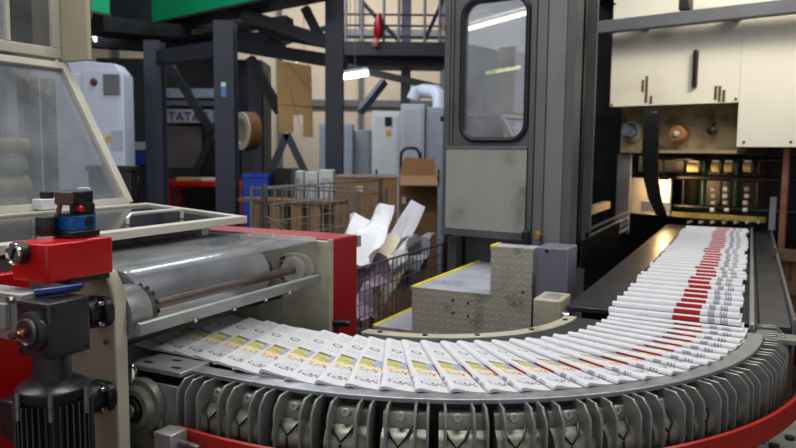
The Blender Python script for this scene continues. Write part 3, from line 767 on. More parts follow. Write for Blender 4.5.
X_, Y_ = p.x - 0.012, p.y
MB().box((X_ - 0.026, Y_ - 0.033, rz1 + 0.0008), (X_ + 0.028, Y_ + 0.037, rz1 + 0.014)).build('base', blackp, sv, bevel=0.002)
MB().box((X_ - 0.022, Y_ - 0.028, rz1 + 0.014), (X_ + 0.022, Y_ + 0.034, rz1 + 0.045)).build('body', bluep, sv, bevel=0.003)
MB().cyl((X_ + 0.022, Y_ + 0.016, rz1 + 0.030), (X_ + 0.0235, Y_ + 0.016, rz1 + 0.030), 0.011, 20).build('port', blackp, sv)
MB().box((X_ - 0.022, Y_ - 0.029, rz1 + 0.045), (X_ + 0.022, Y_ + 0.033, rz1 + 0.048)).build('gasket', blackp, sv)
MB().box((X_ - 0.02, Y_ + 0.002, rz1 + 0.048), (X_ + 0.02, Y_ + 0.034, rz1 + 0.068)).build('neck', blackp, sv, bevel=0.003)
MB().box((X_ - 0.022, Y_ - 0.018, rz1 + 0.066), (X_ + 0.022, Y_ + 0.029, rz1 + 0.094)).build('coil', blackm, sv, bevel=0.004)
MB().box((X_ - 0.021, Y_ - 0.032, rz1 + 0.066), (X_ + 0.021, Y_ - 0.0185, rz1 + 0.093)).build('plug', mat('plug_brown', (96, 72, 62), 0.5), sv, bevel=0.003)
MB().cyl((X_ + 0.005, Y_ + 0.02, rz1 + 0.094), (X_ + 0.005, Y_ + 0.02, rz1 + 0.099), 0.012, 16).build('cap', white_p, sv)
MB().lathe([(0, 0.007), (0.006, 0.007), (0.010, 0.004)], (X_ + 0.020, Y_ - 0.006, rz1 + 0.058), (1, 0, 0), 12).build('red_button', redp, sv)
MB().tube([(X_ - 0.01, Y_ - 0.026, rz1 + 0.067), (X_ - 0.012, Y_ - 0.030, rz1 + 0.05), (X_ - 0.02, Y_ - 0.036, rz1 + 0.034), (X_ - 0.034, Y_ - 0.040, rz1 + 0.020)], 0.005, 8).build('cable', mat('cable_brown', (90, 74, 56), 0.6), sv)

# big red machine frame behind the gearbox
rf = thing('printing_machine', 'tall red painted machine frame behind the black gear motor', 'frame', (-0.6, -1.5, 0), M)
MB().box((-0.42, -2.2, 0.0), (-0.94, -1.30, 1.246)).build('side_wall', redp, rf, bevel=0.005)
MB().box((-0.395, -1.34, 0.0), (-0.419, -1.24, 1.246)).build('front_flange', redp, rf, bevel=0.003)
MB().box((-0.45, -2.2, 1.2465), (-0.95, -1.36, 1.262)).build('top_cover', blackm, rf, bevel=0.003)

# gear motor
GX = -0.14
gy0 = M.X(48, 300, GX).y; gy1 = M.X(90, 300, GX).y; gz1 = M.X(48, 304, GX).z; gz0 = M.X(48, 362, GX).z
gx0 = M.Y(15, 295, gy0).x
gm = thing('gear_motor', 'black gear motor with ribbed round housing below a square gearbox', 'motor', ((gx0 + GX) / 2, (gy0 + gy1) / 2, 0.7), M)
gx = MB().box((gx0, gy0, gz0), (GX, gy1, gz1)).build('gearbox', gearm, gm, bevel=0.005, seg=3)
cx, cy, cz = (gx0 + GX) / 2, gy0, (gz0 + gz1) / 2
fl = MB().lathe([(0, 0.035), (0.010, 0.035), (0.013, 0.031), (0.015, 0.0)], (cx + 0.008, gy0, cz), (0, -1, 0), 32).build('flange_cap', gearm, gx)
MB().lathe([(0, 0.025), (0.004, 0.025), (0.006, 0.022), (0.003, 0.019)], (cx + 0.008, gy0 - 0.0155, cz), (0, -1, 0), 28).build('bearing_ring', mat('dull_steel', (96, 96, 94), 0.35, 0.7), fl)
MB().lathe([(0, 0.009), (0.010, 0.009), (0.012, 0.006), (0.017, 0.005)], (cx + 0.008, gy0 - 0.021, cz), (0, -1, 0), 18).build('shaft_tip', copper, gx)
for dx, dz in ((0.006, 0.006), (0.006, -0.006), (-0.006, 0.006), (-0.006, -0.006)):
    xx = gx0 + 0.01 if dx > 0 else GX - 0.01; zz = gz0 + 0.01 if dz > 0 else gz1 - 0.01
    MB().cyl((xx, gy0 + 0.002, zz), (xx, gy0 - 0.002, zz), 0.004, 10).build('screw', blackp, gx)
    yy = gy0 + 0.01 if dx > 0 else gy1 - 0.01
    MB().cyl((GX - 0.002, yy, zz), (GX + 0.0015, yy, zz), 0.0035, 10).build('screw', blackp, gx)
my, mx = (gy0 + gy1) / 2 - 0.010, cx + 0.004
MB().cyl((mx, my, gz0 - 0.05), (mx, my, gz0 + 0.002), 0.033, 28).build('neck', gearm, gm)
mzt = gz0 - 0.045
MB().lathe([(0, 0.055), (0.30, 0.055)], (mx, my, mzt - 0.33), (0, 0, 1), 40).build('motor_body', blackm, gm)
MB().lathe([(0, 0.060), (0.020, 0.064), (0.028, 0.054), (0.034, 0.036)], (mx, my, mzt - 0.034), (0, 0, 1), 40).build('end_shield', gearm, gm, bevel=0.002)
rbm = None
for k in range(36):
    a = 2 * PI * k / 36
    e = Vector((math.cos(a), math.sin(a), 0)); c = Vector((mx, my, 0))
    if rbm is None:
        rbm = MB().bar(c + e * 0.060 + Vector((0, 0, mzt - 0.33)), c + e * 0.060 + Vector((0, 0, mzt - 0.036)), 0.0035, 0.016, e).build('cooling_rib', gearm, gm, bevel=0.001, seg=1)
        base_a = a
    else:
        r2 = rbm.copy(); COL.objects.link(r2); r2.parent = gm
        at = ORG[gm.name][0]; piv = Vector((mx, my, 0)) - Vector((at.x, at.y, 0))
        r2.matrix_local = Matrix.Translation(piv) @ Matrix.Rotation(a, 4, 'Z') @ Matrix.Translation(-piv)
for a in (0.25, -0.75, -1.7, 2.2):
    e = Vector((math.cos(a), math.sin(a), 0)) * 0.067 + Vector((mx, my, 0))
    MB().cyl(e + Vector((0, 0, mzt - 0.06)), e + Vector((0, 0, mzt - 0.012)), 0.005, 10).build('tie_bolt', steel, gm)
MB().box((mx - 0.10, my - 0.04, mzt - 0.12), (mx - 0.06, my + 0.03, mzt - 0.045)).build('terminal_box', gearm, gm, bevel=0.004)
MB().cyl((-0.256, gy1, 1.165), (-0.256, UN - 0.101, 1.165), 0.014, 16).build('output_shaft', shaftm, gm)
# blue hose between gearbox and red box
p = M.X(60, 283, GX - 0.03)
MB().tube([(GX - 0.06, gy0 + 0.02, gz1 + 0.010), (GX - 0.035, gy0 + 0.05, gz1 + 0.0125), (GX - 0.03, gy0 + 0.09, gz1 + 0.013), (GX - 0.05, gy1 + 0.02, gz1 + 0.010)], 0.0085, 12).build('blue_hose', mat('blue_hose', (18, 38, 96), 0.25), gm)
# tension bracket at the far left edge
p = M.Y(4, 316, gy0 + 0.01)
tb = thing('tension_bracket', 'greyish clamp bracket at the left edge beside the gearbox', 'bracket', (p.x, p.y, 1.1), M)
MB().box((p.x - 0.10, p.y, p.z - 0.045), (gx0 - 0.001, p.y + 0.05, p.z + 0.045)).build('clamp', alu, tb, bevel=0.004)
MB().box((p.x - 0.06, p.y - 0.012, p.z - 0.022), (gx0 - 0.028, p.y, p.z + 0.026)).build('face_plate', panelg, tb, bevel=0.002)
for dz in (-0.034, 0.034): MB().cyl((gx0 - 0.02, p.y, p.z + dz), (gx0 - 0.02, p.y - 0.01, p.z + dz), 0.007, 6).build('bolt', steel, tb)
# ------------------------------------------------------------------ press: door unit
k = M.m @ M.Y(443, 232, 1.2)
D = Frame(k.x, k.y, -33)
def dp(px, py, y=0.0): return D.Y(px, py, y)
xa, xb_, xc = 0.0, dp(535, 150).x, dp(570, 150).x
zbot, ztop = dp(480, 237).z, 2.75
door = thing('press_door', 'dark grey press door with rounded window above a grey green panel', 'door', (xb_ / 2, 0, 0), D)
# leaf with a rounded window hole
wx0, wx1, wz0, wz1 = dp(461, 100).x, dp(528, 100).x, dp(495, 141).z, dp(495, -3).z
hole = rrect(wx0, wx1, wz0, wz1, 0.085, 9)
mb = MB(); cxh, czh = (wx0 + wx1) / 2, (wz0 + wz1) / 2
outer = []
X0, X1, Z0, Z1 = xa, xb_, zbot, ztop
for (x, z) in hole:
    dx, dz = x - cxh, z - czh
    t = min([((X1 if dx > 0 else X0) - cxh) / dx if abs(dx) > 1e-6 else 1e9, ((Z1 if dz > 0 else Z0) - czh) / dz if abs(dz) > 1e-6 else 1e9])
    outer.append([cxh + dx * t, czh + dz * t])
for cxn, czn in ((X0, Z0), (X0, Z1), (X1, Z0), (X1, Z1)):
    i = min(range(len(outer)), key=lambda j: (outer[j][0] - cxn) ** 2 + (outer[j][1] - czn) ** 2); outer[i] = [cxn, czn]
rings = []
for y in (0.0, 0.045):
    rings.append(([mb.bm.verts.new((x, y, z)) for x, z in hole], [mb.bm.verts.new((x, y, z)) for x, z in outer]))
n = len(hole)
for i in range(n):
    j = (i + 1) % n
    for a, b in rings: mb.bm.faces.new((a[i], a[j], b[j], b[i]))
    mb.bm.faces.new((rings[0][0][i], rings[0][0][j], rings[1][0][j], rings[1][0][i]))
    mb.bm.faces.new((rings[0][1][i], rings[0][1][j], rings[1][1][j], rings[1][1][i]))
mb.build('leaf', dkgrey, door, smooth=False)
MB().tube([(x, -0.004, z) for x, z in rrect(wx0 + 0.006, wx1 - 0.006, wz0 + 0.006, wz1 - 0.006, 0.08, 9)], 0.013, 10, closed=True).build('window_gasket', blackp, door)
mb = MB(); pr = rrect(wx0, wx1, wz0, wz1, 0.085, 9)
mb.prism(pr, lambda x, z, t: Vector((x, t, z)), 0.012, 0.018)
mb.build('window_glass', clear_mat('door_glass', (0.75, 0.78, 0.80), 0.34, 0.45, 0.02, (0.62, 0.65, 0.72), 0.6), door, smooth=False)  # pale blue haze colour stands in for the hall mirrored in the glass
# raised stiles and rails
for a, b in (((xa, zbot), (xa + 0.032, ztop)), ((xb_ - 0.030, zbot), (xb_ - 0.002, ztop)), ((xa + 0.036, zbot), (xa + 0.05, ztop))):
    MB().box((a[0], -0.014, a[1]), (b[0], 0, b[1])).build('stile', dkgrey, door, bevel=0.003)
pz1 = dp(490, 149).z
MB().box((xa + 0.022, -0.020, zbot + 0.035), (xb_ - 0.034, -0.0145, pz1)).build('lower_panel', panelg, door, bevel=0.002)
MB().box((xa + 0.020, -0.024, pz1), (xb_ - 0.032, -0.001, pz1 + 0.012)).build('panel_rail', mdgrey, door, bevel=0.002)
MB().box((xa, -0.018, zbot), (xb_, -0.0145, zbot + 0.033)).build('bottom_rail', dkgrey, door, bevel=0.002)
for zz in lin(zbot + 0.06, pz1 - 0.03, 6):
    for xx in (xa + 0.031, xb_ - 0.043): MB().lathe([(0, 0.004), (0.002, 0.003)], (xx, -0.020, zz), (0, -1, 0), 8).build('rivet', alu, door)
for zz in (dp(450, 28).z, dp(450, 119).z):
    MB().cyl((xa - 0.004, -0.02, zz - 0.012), (xa - 0.004, -0.02, zz + 0.012), 0.009, 10).build('hinge_pin', brass if zz > 1.8 else blackm, door)
p = dp(522, 237)
MB().box((p.x - 0.05, -0.05, zbot - 0.012), (p.x + 0.055, 0.0, zbot - 0.0005)).build('latch_plate', blackp, door)
MB().box((p.x + 0.02, -0.055, zbot + 0.0), (p.x + 0.052, -0.025, zbot + 0.05)).build('latch', blackp, door, bevel=0.004)
p = dp(542, 234)
# frame around it
df = thing('press_column', 'dark grey steel column and frame beside the press door', 'column', (xc, 0.1, 0), D)
MB().box((xb_ + 0.004, -0.02, 0), (dp(545, 150).x, 0.10, 2.75)).build('frame_post', mdgrey, df, bevel=0.004)
MB().box((dp(545, 150).x, -0.005, 0), (dp(563, 150).x, 0.10, 2.75)).build('frame_face', jambm, df, bevel=0.004)
MB().box((dp(563, 150).x, 0.0, 0), (xc + 0.01, 0.10, 2.75)).build('corner_post', dkgrey, df, bevel=0.004)
MB().lathe([(0, 0.012), (0.02, 0.012), (0.028, 0.020), (0.04, 0.018), (0.045, 0.0)], (p.x, -0.02, p.z), (0, -1, 0), 16).build('brass_knob', brass, df)
MB().box((xa - 0.0, 0.05, 0), (xa + 0.05, 0.12, zbot - 0.02)).build('post', dkgrey, df, bevel=0.003)
MB().box((xa + 0.05, 0.16, 0), (xb_, 0.18, zbot - 0.005)).build('kick_panel', mdgrey, df)
# inside of the door unit, seen through its window
MB().box((0.02, 0.55, zbot), (xb_ + 0.1, 0.57, ztop)).build('inner_wall', mdgrey, df)
MB().box(((wx0 + wx1) / 2 + 0.04, 0.40, zbot), ((wx0 + wx1) / 2 + 0.05, 0.42, ztop)).build('inner_strip', blackm, df)

# press side wall running back along the belt
S = M
su0 = (M.mi @ (D.m @ Vector((xc + 0.012, 0.02, 0)))); sx = su0.x - 0.02
pw = thing('press_tower', 'black press side frame with rail slats beside the straight belt', 'machine', (sx - 0.2, 2.2, 0), M)
yA = su0.y + 0.03
def sy(px): return M.X(px, 180, sx).y
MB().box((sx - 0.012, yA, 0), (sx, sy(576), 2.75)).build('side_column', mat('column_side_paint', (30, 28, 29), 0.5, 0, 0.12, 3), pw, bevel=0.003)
MB().box((sx - 0.06, sy(586), 0.9), (sx - 0.03, sy(589), 2.75)).build('rear_post', blackm, pw)
MB().box((sx - 0.72, yA + 0.2, 0), (sx - 0.70, 3.9, 2.75)).build('rear_panel', blackm, pw)
MB().box((sx - 0.012, sy(586) , 0.90), (sx - 0.002, sy(622), 1.05)).build('lower_panel', blackm, pw)
for i, (pa, pb) in enumerate(((217, 210), (224, 217), (231, 224), (238, 231))):
    a = M.X(590, pa + 12, sx - 0.05); b = M.X(628, pb - 2, sx - 0.05)
    MB().bar((a.x, a.y, a.z), (b.x, b.y, a.z), 0.012, 0.014).build('slat', mdgrey if i % 2 == 0 else alu, pw)
a = M.X(590, 208, sx - 0.15); b = M.X(606, 190, sx - 0.15)
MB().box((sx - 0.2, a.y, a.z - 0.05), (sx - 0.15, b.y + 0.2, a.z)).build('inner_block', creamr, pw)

# cream cover of the folder above the belt
k = M.m @ M.Y(609, 107, 3.2)
P = Frame(k.x, k.y, -41)
def pp(px, py, y=0.0): return P.Y(px, py, y)
cv = thing('press_cover', 'cream press cover with black handle above the straight belt', 'cover', (0.6, 0.1, 1.84), P)
xl, xm, xr = pp(611, 75).x, pp(740, 75).x, pp(860, 75).x
zA, zB = pp(609, 107).z, pp(612, 30).z
zC = pp(745, 147).z
MB().box((xl, 0, zA), (xm, 0.02, zB + 0.4)).build('upper_panel', creamp, cv, bevel=0.002)
MB().box((xm + 0.001, 0, zC), (xr, 0.02, zB + 0.4)).build('right_panel', creamp, cv, bevel=0.002)
h0, h1 = pp(697, 50), pp(697, 88)
hd_ = MB().prism(rrect(h0.x - 0.016, h0.x + 0.016, h1.z, h0.z, 0.014, 5), lambda x, z, t: Vector((x, t, z)), -0.03, -0.001)
hd_.build('handle', blackp, cv, bevel=0.006)
for px_, py_ in ((612, 105), (736, 99), (744, 142), (791, 142), (615, 4)):
    q = pp(px_, py_); MB().cyl((q.x, 0.001, q.z), (q.x, -0.006, q.z), 0.008, 10).build('screw', blackp, cv)
for pts in ([(643, 80), (645, 92)], [(647, 76), (648, 103)], [(651, 96), (652, 104)], [(716, 86), (717, 100)], [(720, 86), (721, 102)], [(724, 90), (726, 102)]):
    a, b = pp(*pts[0]), pp(*pts[1])
    MB().box((a.x - 0.010, -0.0012, b.z), (a.x + 0.010, -0.0002, a.z)).build('grime_mark', grime, cv)
# dark horizontal beam across the cover
def bm_(px, py): return P.Y(px, py, -0.12)
a, b = bm_(573, 31), bm_(840, -4)
bt = thing('cross_beam', 'dark grey square beam across the top of the cream press cover', 'beam', (0.6, -0.12, a.z), P)
MB().bar((a.x, -0.12, a.z), (b.x, -0.12, a.z), 0.08, 0.085).build('beam', mdgrey, bt, bevel=0.005)
q = bm_(686, 3)
for x_ in (0.25, 0.85): MB().box((x_ - 0.03, -0.079, a.z - 0.03), (x_ + 0.03, -0.001, a.z + 0.03)).build('stub', blackm, bt)
MB().box((q.x - 0.035, -0.16, a.z + 0.05), (q.x + 0.035, -0.08, a.z + 0.12)).build('bracket', blackm, bt, bevel=0.006)
# recess under the cover
rc = thing('roller_recess', 'oily recess with brown roller below the cream press cover', 'housing', (0.4, 0.2, 1.5), P)
zR = pp(650, 150).z
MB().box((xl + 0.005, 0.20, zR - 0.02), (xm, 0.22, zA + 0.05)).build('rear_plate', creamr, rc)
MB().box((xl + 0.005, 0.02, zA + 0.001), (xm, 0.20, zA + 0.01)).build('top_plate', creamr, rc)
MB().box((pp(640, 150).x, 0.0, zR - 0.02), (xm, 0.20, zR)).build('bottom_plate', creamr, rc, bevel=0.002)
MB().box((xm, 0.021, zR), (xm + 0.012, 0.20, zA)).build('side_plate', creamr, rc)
q = pp(681, 134, 0.18)
r_ = MB().lathe([(0, 0.055), (0.10, 0.055), (0.11, 0.048), (0.108, 0.02)], (q.x, 0.198, q.z), (0, -1, 0), 32).build('brown_roller', rollbrown, rc)
MB().lathe([(0, 0.02), (0.012, 0.02), (0.016, 0.012)], (q.x, 0.090, q.z), (0, -1, 0), 20).build('roller_end', beige2, r_)
q = pp(713, 131, 0.16)
MB().lathe([(0, 0.014), (0.05, 0.014), (0.055, 0.028), (0.085, 0.028), (0.09, 0.02)], (q.x, 0.198, q.z), (0, -1, 0), 20).build('clamp_knob', blackp, rc)
MB().bar((q.x, 0.13, q.z), (q.x + 0.02, 0.12, q.z + 0.06), 0.014, 0.014).build('clamp_lever', blackp, rc)
q = pp(627, 131, 0.15)
MB().lathe([(0, 0.075), (0.03, 0.075), (0.032, 0.055), (0.010, 0.05)], (q.x + 0.02, 0.198, q.z), (0, -1, 0), 32).build('round_housing', alu, rc)
MB().cyl((q.x + 0.02, 0.188, q.z), (q.x + 0.02, 0.12, q.z), 0.04, 24).build('shaft_end', boxgrey, rc)
# hanging black belt
fb = thing('hanging_belt', 'broad black belt hanging from the recess down to the straight belt', 'belt', (0.2, -0.02, 1.3), P)
pts = [pp(651, 108, -0.02), pp(651, 130, -0.03), pp(650, 155, -0.03), pp(651, 180, -0.02), pp(655, 200, 0.0), pp(662, 216, 0.03)]
pts[0] = Vector((pts[0].x, 0.0, pts[0].z))
wd = [0.055, 0.055, 0.058, 0.055, 0.05, 0.045]
mb = MB(); prev = None
for off in (0,):
    rows = []
    for q, w_ in zip(pts, wd):
        rows.append([mb.bm.verts.new((q.x - w_, q.y - 0.004, q.z + 0.01)), mb.bm.verts.new((q.x + w_, q.y - 0.004, q.z - 0.01)), mb.bm.verts.new((q.x + w_, q.y + 0.006, q.z - 0.01)), mb.bm.verts.new((q.x - w_, q.y + 0.006, q.z + 0.01))])
    for a, b in zip(rows, rows[1:]):
        for i in range(4): mb.bm.faces.new((a[i], a[(i + 1) % 4], b[(i + 1) % 4], b[i]))
    mb.bm.faces.new(rows[0]); mb.bm.faces.new(rows[-1])
mb.build('strap', blackp, fb)
for dx in (-0.02, 0.005, 0.03): MB().cyl((pts[0].x + dx, pts[0].y - 0.004, pts[0].z - 0.03), (pts[0].x + dx, pts[0].y - 0.01, pts[0].z - 0.03), 0.006, 8).build('rivet', alu, fb)

# machine inside under the cover: bank of rollers, bars and uprights
ib = thing('roller_bank', 'dark bank of green, amber and white rollers below the press cover', 'rollers', (0.5, 0.6, 1.0), P)
yb2 = 0.42
def ip(px, py, y=yb2): return P.Y(px, py, y)
for py_, rr in ((158, 0.018), (176, 0.022), (205, 0.02)):
    a = ip(655, py_); b = ip(800, py_)
    MB().cyl((a.x, yb2, a.z), (b.x, yb2, a.z), rr, 14).build('bar', blackm, ib)
for px_ in (694, 716, 729, 748):
    q = ip(px_, 167, yb2 - 0.06)
    wv = 0.04 if px_ == 694 else 0.025
    rr_ = MB().lathe([(0, 0.035), (2 * wv, 0.035)], (q.x - wv, q.y, q.z), (1, 0, 0), 20).build('roller', amber, ib)
    MB().box((q.x - wv * 0.9, q.y - 0.02, q.z + 0.034), (q.x + wv * 0.9, q.y + 0.015, q.z + 0.046)).build('white_pad', white_p, rr_)
for px_ in (705, 738, 760, 685, 722):
    a, b = ip(px_, 160, yb2 + 0.05), ip(px_, 212, yb2 + 0.05)
    MB().cyl((a.x, a.y, a.z), (a.x, a.y, b.z), 0.020 if px_ in (705, 738) else 0.011, 12).build('upright', greenr if px_ in (705, 738) else blackm, ib)
for px_ in (713, 726, 746):
    for py_ in (189, 196, 203, 210):
        q = ip(px_ + random.uniform(-1, 1), py_, yb2 - 0.02)
        MB().lathe([(0, 0.016), (0.03, 0.016)], (q.x - 0.015, q.y, q.z), (1, 0, 0), 12).build('white_roller', white_p if random.random() < 0.6 else beige2, ib)
a, b = ip(672, 214, 0.25), ip(766, 218, 0.25)
MB().bar((a.x, 0.25, a.z), (b.x, 0.25, a.z), 0.03, 0.035).build('yellow_bar', mat('ochre_bar', (150, 132, 70), 0.45, 0.2, 0.2, 20), ib)
for px_ in lin(690, 760, 7):
    q = ip(px_, 222, 0.24); MB().cyl((q.x, 0.27, q.z), (q.x, 0.20, q.z), 0.010, 8).build('screw', alu, ib)
MB().box((ip(655, 150).x, 0.70, 0), (ip(800, 150).x + 0.3, 0.72, 2.6)).build('rear_panel', blackm, ib)
MB().box((ip(645, 150).x - 0.05, 0.30, ip(660, 215, 0.35).z), (ip(678, 150).x, 0.34, ip(660, 178, 0.35).z)).build('lit_block', beige2, ib, bevel=0.006)
MB().box((ip(650, 150).x - 0.12, 0.50, ip(660, 172, 0.5).z), (ip(690, 150).x, 0.53, ip(660, 156, 0.5).z)).build('lit_plate', beige2, ib, bevel=0.006)
q0, q1 = ip(642, 202, 0.12), ip(668, 213, 0.12)
MB().box((q0.x, 0.10, q1.z), (q1.x, 0.16, q0.z + 0.01)).build('guide_plate', beige2, ib, bevel=0.005)
MB().box((ip(783, 160, 0.1).x, 0.1, 0.8), (ip(789, 160, 0.1).x, 0.14, zC - 0.01)).build('copper_post', mat('rust_post', (126, 84, 66), 0.5, 0.2, 0.15, 8), ib)
MB().box((ip(771, 200, 0.08).x, 0.06, ip(773, 230, 0.08).z), (ip(777, 200, 0.08).x, 0.08, ip(773, 197, 0.08).z)).build('blue_strip', boxgrey, ib)
MB().box((P.Y(618, 150, 0.24).x, 0.24, 0.9), (P.Y(631, 150, 0.24).x, 0.27, zR - 0.03)).build('blue_grey_post', boxgrey, ib)
# added dark shell that keeps hall light out of the press
pbk = thing('press_light_block', 'added dark shell keeping light off the rollers behind the cream cover', 'machine', (0.6, 1.2, 0), P)
MB().box((xl - 0.6, 0.9, 0), (xr + 0.4, 0.95, 3.0)).build('rear_wall', blackm, pbk)
MB().box((xl - 0.6, 0.03, zB + 0.42), (xr + 0.4, 0.9, zB + 0.46)).build('roof', blackm, pbk)
MB().box((xr - 0.02, 0.03, 0), (xr + 0.02, 0.9, 2.9)).build('end_wall', blackm, pbk)
# warm work lamp inside the press
l = bpy.data.lights.new('press_work_lamp', 'POINT'); l.energy = 5.5; l.color = (1.0, 0.66, 0.30); l.shadow_soft_size = 0.04
lo = bpy.data.objects.new('press_work_lamp', l); COL.objects.link(lo); lo.location = P.m @ ip(664, 188, 0.20)
wl = thing('work_lamp', 'small warm work lamp glowing inside the press left of the rollers', 'lamp', ip(664, 168, 0.24), P)
q = ip(664, 180, 0.24)
MB().lathe([(0, 0.012), (0.02, 0.02), (0.05, 0.032), (0.052, 0.026)], (q.x, q.y, q.z + 0.05), (0, 0, -1), 18).build('shade', blackm, wl)
MB().lathe([(0, 0.012), (0.012, 0.018), (0.028, 0.012), (0.032, 0.002)], (q.x, q.y, q.z + 0.005), (0, 0, -1), 14).build('bulb', emit_mat('warm_bulb', (1.0, 0.72, 0.38), 7), wl)
MB().tube([(q.x, q.y, q.z + 0.05), (q.x - 0.02, q.y + 0.02, q.z + 0.16), (q.x - 0.05, q.y + 0.05, q.z + 0.3)], 0.006, 8).build('arm', blackm, wl)
# wooden pallet frame to the right of the belt
wp = thing('wooden_pallet', 'dark wooden pallet standing on edge right of the straight belt', 'pallet', M.Z(778, 330, 0.6), M)
wp_o = ORG[wp.name][0]
uy = 1.9
c0, c1 = M.Y(773, 250, uy), M.Y(796, 325, uy)
for xx in (c0.x, (c0.x + c1.x) / 2 - 0.02, c1.x - 0.05):
    MB().box((xx, uy, 0.0), (xx + 0.05, uy + 0.03, c0.z)).build('upright', wooddk, wp)
for zz in (c0.z - 0.05, c0.z - 0.22, c1.z):
    MB().box((c0.x - 0.005, uy - 0.022, zz), (c1.x + 0.03, uy - 0.001, zz + 0.06)).build('board', wooddk if zz > c1.z + 0.1 else wood, wp)
# grey machine feet under the right of the bend
lf = thing('floor_bracket', 'light grey bolted floor bracket under the right end of the red band', 'bracket', (1.35, -0.12, 0), M)
q = M.Z(780, 440, 0.55)
MB().box((q.x - 0.12, q.y - 0.2, 0.50), (q.x + 0.25, q.y + 0.25, 0.55)).build('plate', alu, lf, bevel=0.005)
MB().box((q.x - 0.03, q.y - 0.1, 0), (q.x + 0.15, q.y + 0.15, 0.50)).build('post', mdgrey, lf)
for dx, dy in ((-0.02, -0.08), (0.03, 0.02), (0.08, -0.12)):
    MB().cyl((q.x + dx, q.y + dy, 0.55), (q.x + dx, q.y + dy, 0.562), 0.016, 6).build('bolt', blackm, lf)

# hall lamps behind the camera, mirrored in the door window
nD = Vector((math.sin(math.radians(33)), math.cos(math.radians(33)), 0))
def mirrored(px, py, t):
    hit = D.m @ D.Y(px, py, 0.012); d = (hit - CAM).normalized(); d = d - 2 * d.dot(nD) * nD
    return hit + d * t
def hall_lamp(p0, p1, t, label):
    a, b = mirrored(*p0, t), mirrored(*p1, t)
    T = thing('fluorescent_lamp', label, 'lamp', (a + b) / 2, W)
    MB().bar(a + Vector((0, 0, 0.11)), b + Vector((0, 0, 0.11)), 0.16, 0.08).build('housing', whitecab, T)
    MB().cyl(a, b, 0.022, 12).build('tube', emit_mat('warm_tube_light', (1.0, 0.92, 0.70), 7), T)
    for e in (a, b): MB().cyl(e + Vector((0, 0, 0.15)), Vector((e.x, e.y, 6.99)), 0.006, 6).build('hanger', mdgrey, T)
hall_lamp((464, 30), (530, 12), 6.0, 'long hanging fluorescent lamp behind the camera, mirrored in the door window')
a, b = dp(486, 73, 0.33), dp(520, 67, 0.33)  # added glowing tube that stands for a lamp streak mirrored in the window
it = thing('reflection_tube', 'added yellow glowing tube behind the door window, standing for a lamp reflection', 'lamp', (a + b) / 2, D)
MB().cyl(a, b, 0.009, 10).build('tube', emit_mat('yellow_reflection_glow', (1.0, 0.86, 0.42), 5), it)
MB().cyl(a, a + (b - a) * 0.3, 0.0105, 10).build('green_reflection_end', emit_mat('green_reflection_glow', (0.55, 0.9, 0.15), 2.5), it)
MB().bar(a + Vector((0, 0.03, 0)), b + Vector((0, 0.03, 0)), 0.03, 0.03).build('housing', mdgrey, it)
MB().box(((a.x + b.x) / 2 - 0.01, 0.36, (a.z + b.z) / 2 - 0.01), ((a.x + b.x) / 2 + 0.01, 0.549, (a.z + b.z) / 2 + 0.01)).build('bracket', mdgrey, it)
# ------------------------------------------------------------------ background hall
def B(px, py, y): return W.Y(px, py, y)
def bbox(mb, px0, py0, px1, py1, y, d, zfloor=None):
    a, b = B(px0, py0, y), B(px1, py1, y)
    z0 = b.z if zfloor is None else zfloor
    return mb.box((a.x, y, z0), (b.x, y + d, max(a.z, 0.01)))
def column(px0, px1, pyt, y, label, grp=None, m=colm):
    a, b = B(px0, pyt, y), B(px1, pyt, y); wd = b.x - a.x; cx = (a.x + b.x) / 2
    t = thing('steel_column', label, 'column', (cx, y + wd / 2, 0), W, grp)
    mb = MB().box((a.x, y, 0.02), (b.x, y + 0.016, a.z)).box((a.x, y + wd - 0.016, 0.02), (b.x, y + wd, a.z)).box((cx - 0.008, y + 0.016, 0.02), (cx + 0.008, y + wd - 0.016, a.z))
    mb.build('i_beam', m, t)
    MB().box((a.x - 0.06, y - 0.06, 0), (b.x + 0.06, y + wd + 0.06, 0.02)).build('base_plate', beamd, t)
    return t
c1 = column(143, 160, 40, 7.6, 'blue grey steel column just right of the white cabinet with vent')
c2 = column(213, 233, 20, 6.2, 'blue grey steel column with small blue sticker, left of the paper reel')
a = B(221, 84, 6.19); b = B(226, 97, 6.19)
MB().box((a.x, 6.192, b.z), (b.x, 6.198, a.z)).build('sticker', mat('sticker_blue', (90, 140, 190), 0.5), c2)
MB().box((a.x, 6.190, a.z - 0.02), (b.x, 6.1915, a.z + 0.015)).build('sticker_top', white_p, c2)
c3 = column(325, 343, -40, 7.2, 'tall dark steel column right of the brown kraft board')
c4 = column(248, 261, 62, 8.2, 'blue grey steel column with white paper notice, behind the paper reel')
a = B(253, 121, 8.19); b = B(261, 138, 8.19)
MB().box((a.x, 8.190, b.z), (b.x, 8.197, a.z)).build('notice', white_p, c4)
c5 = column(402, 412, -40, 12.5, 'pale grey column behind the walkway railing', m=mat('pale_column', (120, 124, 140), 0.5))
